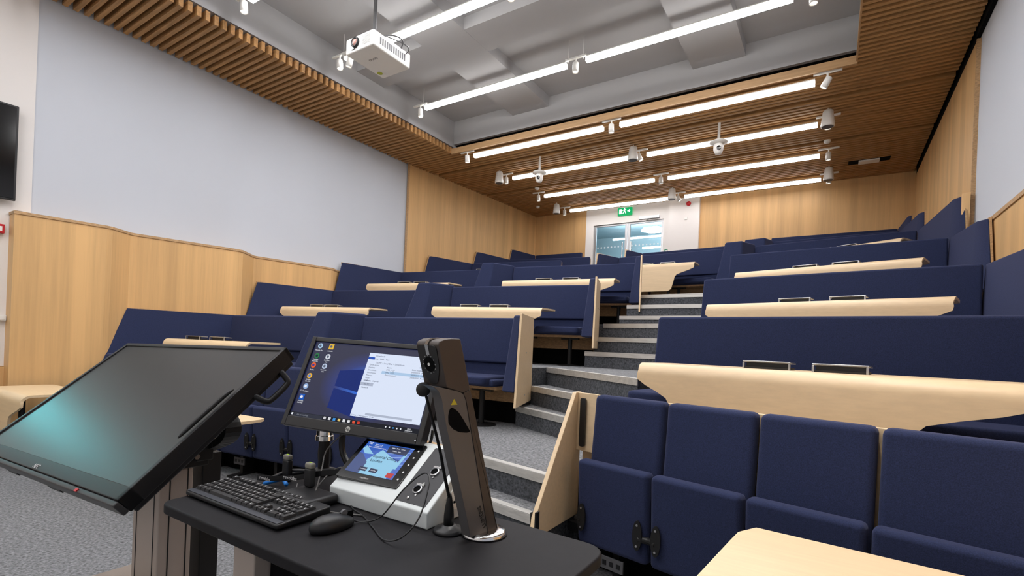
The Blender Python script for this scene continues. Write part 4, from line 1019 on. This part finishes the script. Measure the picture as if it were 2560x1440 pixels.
tp('tower', E_cy, [(.86, .30), (.93, .30), (.95, .80), (.90, .80)], .0010)
for k in range(5): tp('canopy_line', em('line', (170, 200, 245), .9), [(.48, .70-.13*k+.10), (1, .98-.13*k), (1, .995-.13*k), (.48, .715-.13*k+.10)], .0006)
tp('menu_panel', E_dk, [(.52, .74), (.93, .74), (.93, .97), (.50, .97)], .0012)
for (u, v) in ((.33, .14), (.55, .14)): tp('button', E_dk, [(u-.08, v-.06), (u+.08, v-.06), (u+.08, v+.06), (u-.08, v+.06)], .0013)
tp('red_button', em('redb', (200, 70, 70), .9), [(.84, .03), (.97, .03), (.97, .17), (.84, .17)], .0014)
def tt_(s, u, v, size, m, al='CENTER'): text(s, size, m, 'text', tab, Matrix.Translation((ax0+u*(ax1-ax0), ay0+v*(ay1-ay0), .0016)), al, .0001)
tt_('Imperial College\nLondon', .335, .50, .0150, em('navyink', (12, 24, 70), .5), 'LEFT')
tt_('Welcome to\nLecture LT2\nPlease select a room or input', .28, .88, .0058, E_white); tt_('Imperial\nCollege', .04, .95, .005, E_white, 'LEFT')
tt_('Lights   Blinds   Screen\n\nVolume   Help', .71, .86, .0055, E_white); tt_('Presentation', .33, .14, .0046, E_white); tt_('Recording', .55, .14, .0046, E_white)
text('CRESTRON', .0065, mat('pale_print', (200, 200, 200), .5), 'brand_lettering', tab, Matrix.Translation((-.01, -th_/2+.010, .0003)), 'CENTER', .0001)
bm = nb()
for k in range(5): lathe(bm, [(0, .0002), (.003, .0002), (.003, .0006), (0, .0006)], 10, Matrix.Translation((.1, -.05+k*.026, 0)))
finish('touch_keys', bm, mat('pale_print', (200, 200, 200), .5), tab)
# ---- gooseneck microphone
mic = empty('gooseneck_microphone', (-.777, .958, DZ), 'slim black gooseneck microphone on round base on lectern', 'microphone')
bm = nb(); lathe(bm, [(0, 0), (.036, 0), (.038, .004), (.034, .010), (.02, .014), (.018, .018), (0, .018)], 28); finish('base', bm, M_blk, mic, smooth=True)
bm = nb(); lathe(bm, [(.0125, .012), (.0125, .04), (.0105, .06), (.006, .085), (.0035, .095), (0, .095)], 18); finish('strain_collar', bm, M_blkm, mic, smooth=True)
def q_at(pxx, pyy, ref_y):
    return None
bm = nb(); tube(bm, [(0, 0, .08), (0, -.022, .14), (0, -.045, .21), (0, -.082, .30), (0, -.100, .340)], lambda t: .0042-.001*t, 10); finish('neck', bm, M_blkm, mic, smooth=True)
bm = nb(); bmesh.ops.create_uvsphere(bm, u_segments=20, v_segments=12, radius=.0165, matrix=Matrix.Translation((0, -.110, .355))); finish('foam_windshield', bm, mat('foam', (38, 38, 38), .95, bump=(900, .6, .001)), mic, smooth=True)
# ---- visualiser
vis = empty('visualiser', (-.703, 1.003, DZ), 'tall dark grey document camera standing on chrome disc at right of lectern', 'document camera')
bm = nb(); lathe(bm, [(0, 0), (.056, 0), (.058, .004), (.050, .012), (.035, .013), (0, .013)], 40); finish('base_disc', bm, M_chrome, vis, smooth=True)
vis.rotation_euler = (0, 0, 0)
# ---- microphones charging dock, cables
dock = empty('microphone_dock', (-1.225, .875, DZ), 'low black charging dock with two standing cylinder microphones behind keyboard', 'charging dock')
Mk = Matrix.Translation((-1.222, .875, DZ)) @ Matrix.Rotation(rad(0), 4, 'Z')
bm = nb(); box(bm, -.075, .075, -.055, .055, .002, .030, Mk); W(finish('dock_body', bm, M_blk, bevel=.012, seg=3), dock)
for n_, (x, y, z0) in enumerate(((-1.46, .972, DZ), (-1.265, .915, DZ+.03))):
    root = empty('lapel_microphone', (x, y, z0), ['upright black cylinder microphone with grey cap, left of the dock', 'upright black microphone with green light standing on the dock'][n_], 'microphone')
    hh = .085 if n_ == 0 else .07
    bm = nb(); box(bm, -.016, .016, -.010, .010, 0, hh-.016); finish('body', bm, M_blk, root, bevel=.006, seg=3)
    bm = nb(); box(bm, -.0155, .0155, -.0095, .0095, hh-.018, hh); cp = finish('grey_cap', bm, mat('cap_grey', (120, 118, 108), .5), root, bevel=.006, seg=3)
    bm = nb(); box(bm, -.004, .004, -.002, .002, hh, hh+.001); finish('status_light', bm, em('lime', (170, 210, 40), 1.0), root)
def cable(pts, r, label, m=M_blk, name='cable'):
    bm = nb(); tube(bm, pts, r, 7); return tag(finish(name, bm, m, smooth=True), label, 'cable')
cable([(-1.50, .93, DZ+.004), (-1.46, .98, DZ+.03), (-1.38, 1.02, DZ+.035), (-1.30, 1.03, DZ+.05), (-1.2, 1.02, DZ+.045), (-1.19, .97, DZ+.03), (-1.23, .99, DZ+.055), (-1.33, 1.05, DZ+.04), (-1.44, 1.03, DZ+.02), (-1.49, .97, DZ+.012)], .006, 'thick black cable bundle coiled behind the keyboard')
cable([(-1.30, .90, DZ+.035), (-1.23, .84, DZ+.004), (-1.19, .82, DZ+.003), (-1.2, .88, DZ+.02), (-1.30, .98, DZ+.06), (-1.38, 1.06, DZ+.10), (-1.33, 1.10, DZ+.16), (-1.25, 1.12, DZ+.17), (-1.19, 1.10, DZ+.12)], .0022, 'thin grey looping wire in front of the monitor post', mat('grey_wire', (90, 88, 86), .5))
cable([(-1.17, .99, DZ+.04), (-1.22, 1.0, DZ+.075), (-1.27, 1.0, DZ+.06), (-1.26, .95, DZ+.035), (-1.2, .86, DZ+.004), (-1.12, .86, DZ+.003), (-1.02, .90, DZ+.003)], .0022, 'thin wire running from the dock along the grey box', mat('grey_wire', (90, 88, 86), .5))
cable([(-1.335, 1.13, DZ+.02), (-1.40, 1.14, DZ+.07), (-1.405, 1.14, DZ+.14), (-1.36, 1.13, DZ+.20), (-1.30, 1.13, DZ+.21)], .011, 'black ribbed hose looping left of the monitor post')
cable([(-1.22, 1.14, 1.08), (-1.20, 1.14, 1.02), (-1.16, 1.15, 1.0), (-1.12, 1.14, 1.03), (-1.10, 1.14, 1.08), (-1.10, 1.14, 1.03), (-1.06, 1.14, 1.0), (-1.01, 1.14, 1.03), (-1.0, 1.14, 1.07)], .0045, 'black cable loops hanging below the monitor')
cable([(-1.47, .90, DZ+.004), (-1.43, .92, DZ+.018), (-1.40, .915, DZ+.03), (-1.36, .905, DZ+.02)], .006, 'short bright blue cable end behind the keyboard', mat('bright_blue', (40, 140, 235), .4))
# printed lanyard strap
lan = empty('lanyard', (-1.36, .93, DZ+.02), 'black lanyard strap with white lettering lying across the dock', 'lanyard')
pts = smooth_pts([(-1.50, .895, DZ+.018), (-1.42, .895, DZ+.03), (-1.33, .91, DZ+.045), (-1.25, .95, DZ+.065), (-1.2, 1.0, DZ+.07)], 6)
bm = nb(); pv = None
for k, p in enumerate(pts):
    ring = [bm.verts.new((p.x, p.y, p.z+dz)) for dz in (-.008, .008)] + [bm.verts.new((p.x+.001, p.y+.0015, p.z+dz)) for dz in (.008, -.008)]
    if pv:
        for j in range(4): bm.faces.new((pv[j], pv[(j+1) % 4], ring[(j+1) % 4], ring[j]))
    pv = ring
W(finish('strap', bm, M_blk), lan)
for s, p, a_ in (('revolabs', (-1.455, .8935, DZ+.024), 2), ('revolabs', (-1.345, .9045, DZ+.043), 10)):
    t = text(s, .016, mat('pale_print', (200, 200, 200), .5), 'strap_lettering'); t.matrix_world = Matrix.Translation(p) @ Matrix.Rotation(rad(a_), 4, 'Z') @ Matrix.Rotation(rad(90), 4, 'X')
    W(t, lan)

# visualiser body: thin leaning side plate with rear cover, deep head overhanging the desk in front
VS = Vector((.986, -.168, 0)); VF = Vector((-.168, -.986, 0))      # across the body, forward
def vprism(name, outline, s0, s1, m, parent, bevel=0., seg=2):
    """outline in (forward, height above floor); extruded from s0 to s1 across the body"""
    bm = nb(); a = []; b = []
    for f, z in outline:
        p = VF*f+Vector((0, 0, z-DZ))
        a.append(bm.verts.new(p+VS*s0)); b.append(bm.verts.new(p+VS*s1))
    bm.faces.new(a); bm.faces.new(b[::-1]); n = len(a)
    for k in range(n): bm.faces.new((a[k], a[(k+1) % n], b[(k+1) % n], b[k]))
    return finish(name, bm, m, parent, bevel=bevel, seg=seg)
vprism('rear_cover', [(.1045, 1.2205), (.0839, 1.2279), (-.026, .8784), (-.026, .882), (.0065, .882), (.0951, 1.2046)], -.030, .022, M_cam, vis, .002)
vprism('side_plate', [(.209, 1.2426), (.1489, 1.2312), (.1156, 1.2246), (.1019, 1.2177), (.0951, 1.2046), (.0045, .882), (.064, .882), (.0716, .9144), (.1042, 1.0146), (.1517, 1.1548), (.1660, 1.210), (.1758, 1.2275), (.1905, 1.2369)], -.010, .020, mat('visualiser_face', (98, 96, 96), .42, metal=.3), vis, .0015)
hd_ = vprism('camera_head', [(.1843, 1.3278), (.1792, 1.3357), (.166, 1.3406), (.1456, 1.3431), (.1197, 1.3433), (.1007, 1.2849), (.0839, 1.2279), (.1045, 1.2205), (.1559, 1.2349)], -.056, .022, M_cam, vis, .003)
vprism('mirror_opening', rpoly([(.1375, 1.1908), (.129, 1.1867), (.1167, 1.1788), (.1, 1.1594), (.0827, 1.1368), (.0773, 1.1299), (.0885, 1.1291), (.1106, 1.1323), (.1289, 1.1403), (.1436, 1.1541), (.1457, 1.1719), (.1429, 1.185)], .004, 2), .0195, .0212, M_black, vis)
vprism('warning_triangle', [(.139, 1.1955), (.121, 1.1955), (.131, 1.2085)], .0195, .0212, mat('warning_yellow', (200, 180, 40), .5), vis)
t = text('LUMENS', .016, M_blk, 'brand_lettering', vis, None, 'LEFT')
ax = (VF*.0342+Vector((0, 0, .0838))).normalized(); ay = VS.cross(ax)
Mx = Matrix((ax, ay, VS)).transposed().to_4x4(); Mx.translation = VF*.0165+Vector((0, 0, .895-DZ))+VS*.0207; t.matrix_local = Mx
# dial panel on the front of the head (plane spanned by VS and the slanting front edge)
fe0 = VF*.1559+Vector((0, 0, 1.2349-DZ)); fe1 = VF*.1843+Vector((0, 0, 1.3278-DZ)); fu = (fe1-fe0); fl_ = fu.length; fu.normalize(); fn = fu.cross(VS); fn = fn if fn.dot(VF) > 0 else -fn
def plate(name, pts, m, parent, o=.002, th=.0015):
    """pts: (across -.056...022, up from the lower edge)"""
    bm = nb(); f = [bm.verts.new(fe0+VS*x+fu*y+fn*o) for x, y in pts]; b = [bm.verts.new(fe0+VS*x+fu*y+fn*(o-th)) for x, y in pts]
    bm.faces.new(f); bm.faces.new(b[::-1])
    for k in range(len(f)): bm.faces.new((f[k], f[(k+1) % len(f)], b[(k+1) % len(f)], b[k]))
    return finish(name, bm, m, parent)
plate('control_panel', rpoly([(-.052, .095), (.016, .095), (.013, .045), (-.004, .006), (-.026, .004), (-.050, .03)], .012, 4), M_camd, hd_, .0018)
def circ(cu, cz, r, n=20): return [(cu+r*math.cos(2*math.pi*k/n), cz+r*math.sin(2*math.pi*k/n)) for k in range(n)]
plate('dial', circ(-.018, .052, .017), M_black, hd_, .0035)
plate('dial_button', circ(-.018, .052, .0035), M_wpl, hd_, .005)
for k in range(12):
    a_ = 2*math.pi*k/12; plate('dial_mark', circ(-.018+.0205*math.cos(a_), .052+.0205*math.sin(a_), .0014, 6), mat('mark_grey', (150, 150, 150), .5), hd_, .0032)
bm = nb()
def sp_(x, f, z): return VS*x+VF*f+Vector((0, 0, z-DZ))
ol = [(.1800, 1.305), (.1868, 1.3275), (.1812, 1.3372), (.1665, 1.3425), (.152, 1.3442)]
v = [[bm.verts.new(sp_(x, f, z)) for f, z in ol] for x in (-.022, -.011)]
for k in range(len(ol)-1): bm.faces.new((v[0][k], v[0][k+1], v[1][k+1], v[1][k]))
finish('silver_band', bm, M_chrome, hd_)

# ================================================================ WALL FITTINGS
# television at the left
tv = empty('wall_television', (-7.55, .9, 3.2), 'black television screen on the left wall at the picture edge', 'television')
bm = nb(); box(bm, -7.60, -7.56, .35, 1.64, 2.70, 3.73); W(finish('casing', bm, M_blk, bevel=.006), tv)
bm = nb(); box(bm, -7.558, -7.554, .37, 1.62, 2.72, 3.71); W(finish('screen', bm, M_blkg), tv)
bm = nb(); box(bm, -7.662, -7.60, .8, 1.2, 3.0, 3.4); W(finish('wall_bracket', bm, M_blkm), tv)
fa = empty('fire_call_point', (-7.64, 1.54, 2.385), 'red fire alarm call point on white wall at the left picture edge', 'alarm')
bm = nb(); box(bm, -7.662, -7.61, 1.485, 1.575, 2.335, 2.435); W(finish('case', bm, M_red, bevel=.005), fa)
bm = nb(); box(bm, -7.611, -7.608, 1.505, 1.555, 2.36, 2.41); W(finish('push_face', bm, M_wpl), fa)
lb = empty('wall_switch', (-7.64, 1.63, 1.42), 'small white switch box on white wall edge beside the oak panelling', 'switch')
bm = nb(); box(bm, -7.662, -7.61, 1.55, 1.615, 1.39, 1.45); s_ = W(finish('back_box', bm, M_wpl, bevel=.004), lb)
bm = nb(); box(bm, -7.611, -7.606, 1.56, 1.605, 1.40, 1.44); W(finish('switch_plate', bm, M_wpl, bevel=.002), lb)
# assumed sign, added out of view to give the tilted display its teal reflection
added_sign = empty('lit_sign', (-7.6, .2, 2.42), 'added cyan green glowing sign on left wall beyond the picture edge for the display reflection', 'sign')
bm = nb(); box(bm, -7.66, -7.62, -.02, .42, 2.32, 2.54); W(finish('sign_box', bm, M_wpl, bevel=.004), added_sign)
bm = nb(); box(bm, -7.62, -7.61, .03, .33, 2.36, 2.50); W(finish('lit_face', bm, em('cyan', (90, 225, 235), 60)), added_sign)
# exit sign
es = empty('lit_sign', (-4.62, YB-.06, 4.93), 'green illuminated running-man exit sign above the rear glass doors', 'sign')
bm = nb(); box(bm, -4.80, -4.43, YB-.08, YB-.012, 4.84, 5.03); W(finish('sign_box', bm, em('green', (0, 170, 95), 1.1), bevel=.004), es)
EW = em('signwhite', (235, 255, 245), 2.2)
bm = nb(); y0 = YB-.083
def fl(p): bm.faces.new([bm.verts.new((-4.62+x, y0, 4.935+z)) for x, z in p])
fl([(-.14, -.06), (-.07, -.06), (-.07, .06), (-.14, .06)])                       # doorway
fl([(-.02, .0), (.02, .01), (.01, .055), (-.02, .05)]); fl([(-.02, .0), (.0, .0), (-.03, -.06), (-.05, -.055)]); fl([(.0, .0), (.02, .005), (.045, -.05), (.03, -.06)])
fl([(.01, .045), (.05, .02), (.055, .03), (.02, .055)]); fl([(-.02, .05), (-.055, .02), (-.05, .012), (-.01, .04)])
fl([(.08, -.01), (.12, -.01), (.12, -.035), (.155, .005), (.12, .045), (.12, .02), (.08, .02)])
W(finish('running_man_and_arrow', bm, EW), es)
bm = nb(); bmesh.ops.create_circle(bm, cap_ends=True, radius=.014, segments=12, matrix=Matrix.Translation((-4.62, y0, 5.005)) @ Matrix.Rotation(rad(90), 4, 'X')); W(finish('running_man_head', bm, EW), es)
sd = empty('alarm_sounder', (-3.01, YB-.12, 4.93), 'round red alarm sounder on white column beside the rear doors', 'alarm')
bm = nb(); lathe(bm, [(0, 0), (.055, 0), (.055, .03), (.04, .06), (0, .065)], 20, Matrix.Translation((-3.01, YB-.10, 4.93)) @ Matrix.Rotation(rad(90), 4, 'X')); W(finish('sounder_body', bm, M_red, smooth=True), sd)
bm = nb(); box(bm, -3.09, -3.03, YB-.115, YB-.10, 4.55, 4.62); tag(finish('sensor_plate', bm, M_wpl, bevel=.003), 'tiny white plate on white column below the red sounder', 'switch')
eb = empty('door_release', (-3.52, YB-.02, 3.84), 'small green door release box right of the rear glass doors', 'switch')
bm = nb(); box(bm, -3.565, -3.475, YB-.045, YB-.012, 3.79, 3.89); W(finish('case', bm, mat('green_plastic', (20, 130, 90), .4), bevel=.004), eb)
bm = nb(); box(bm, -3.545, -3.495, YB-.048, YB-.045, 3.81, 3.86); W(finish('push_face', bm, M_wpl), eb)
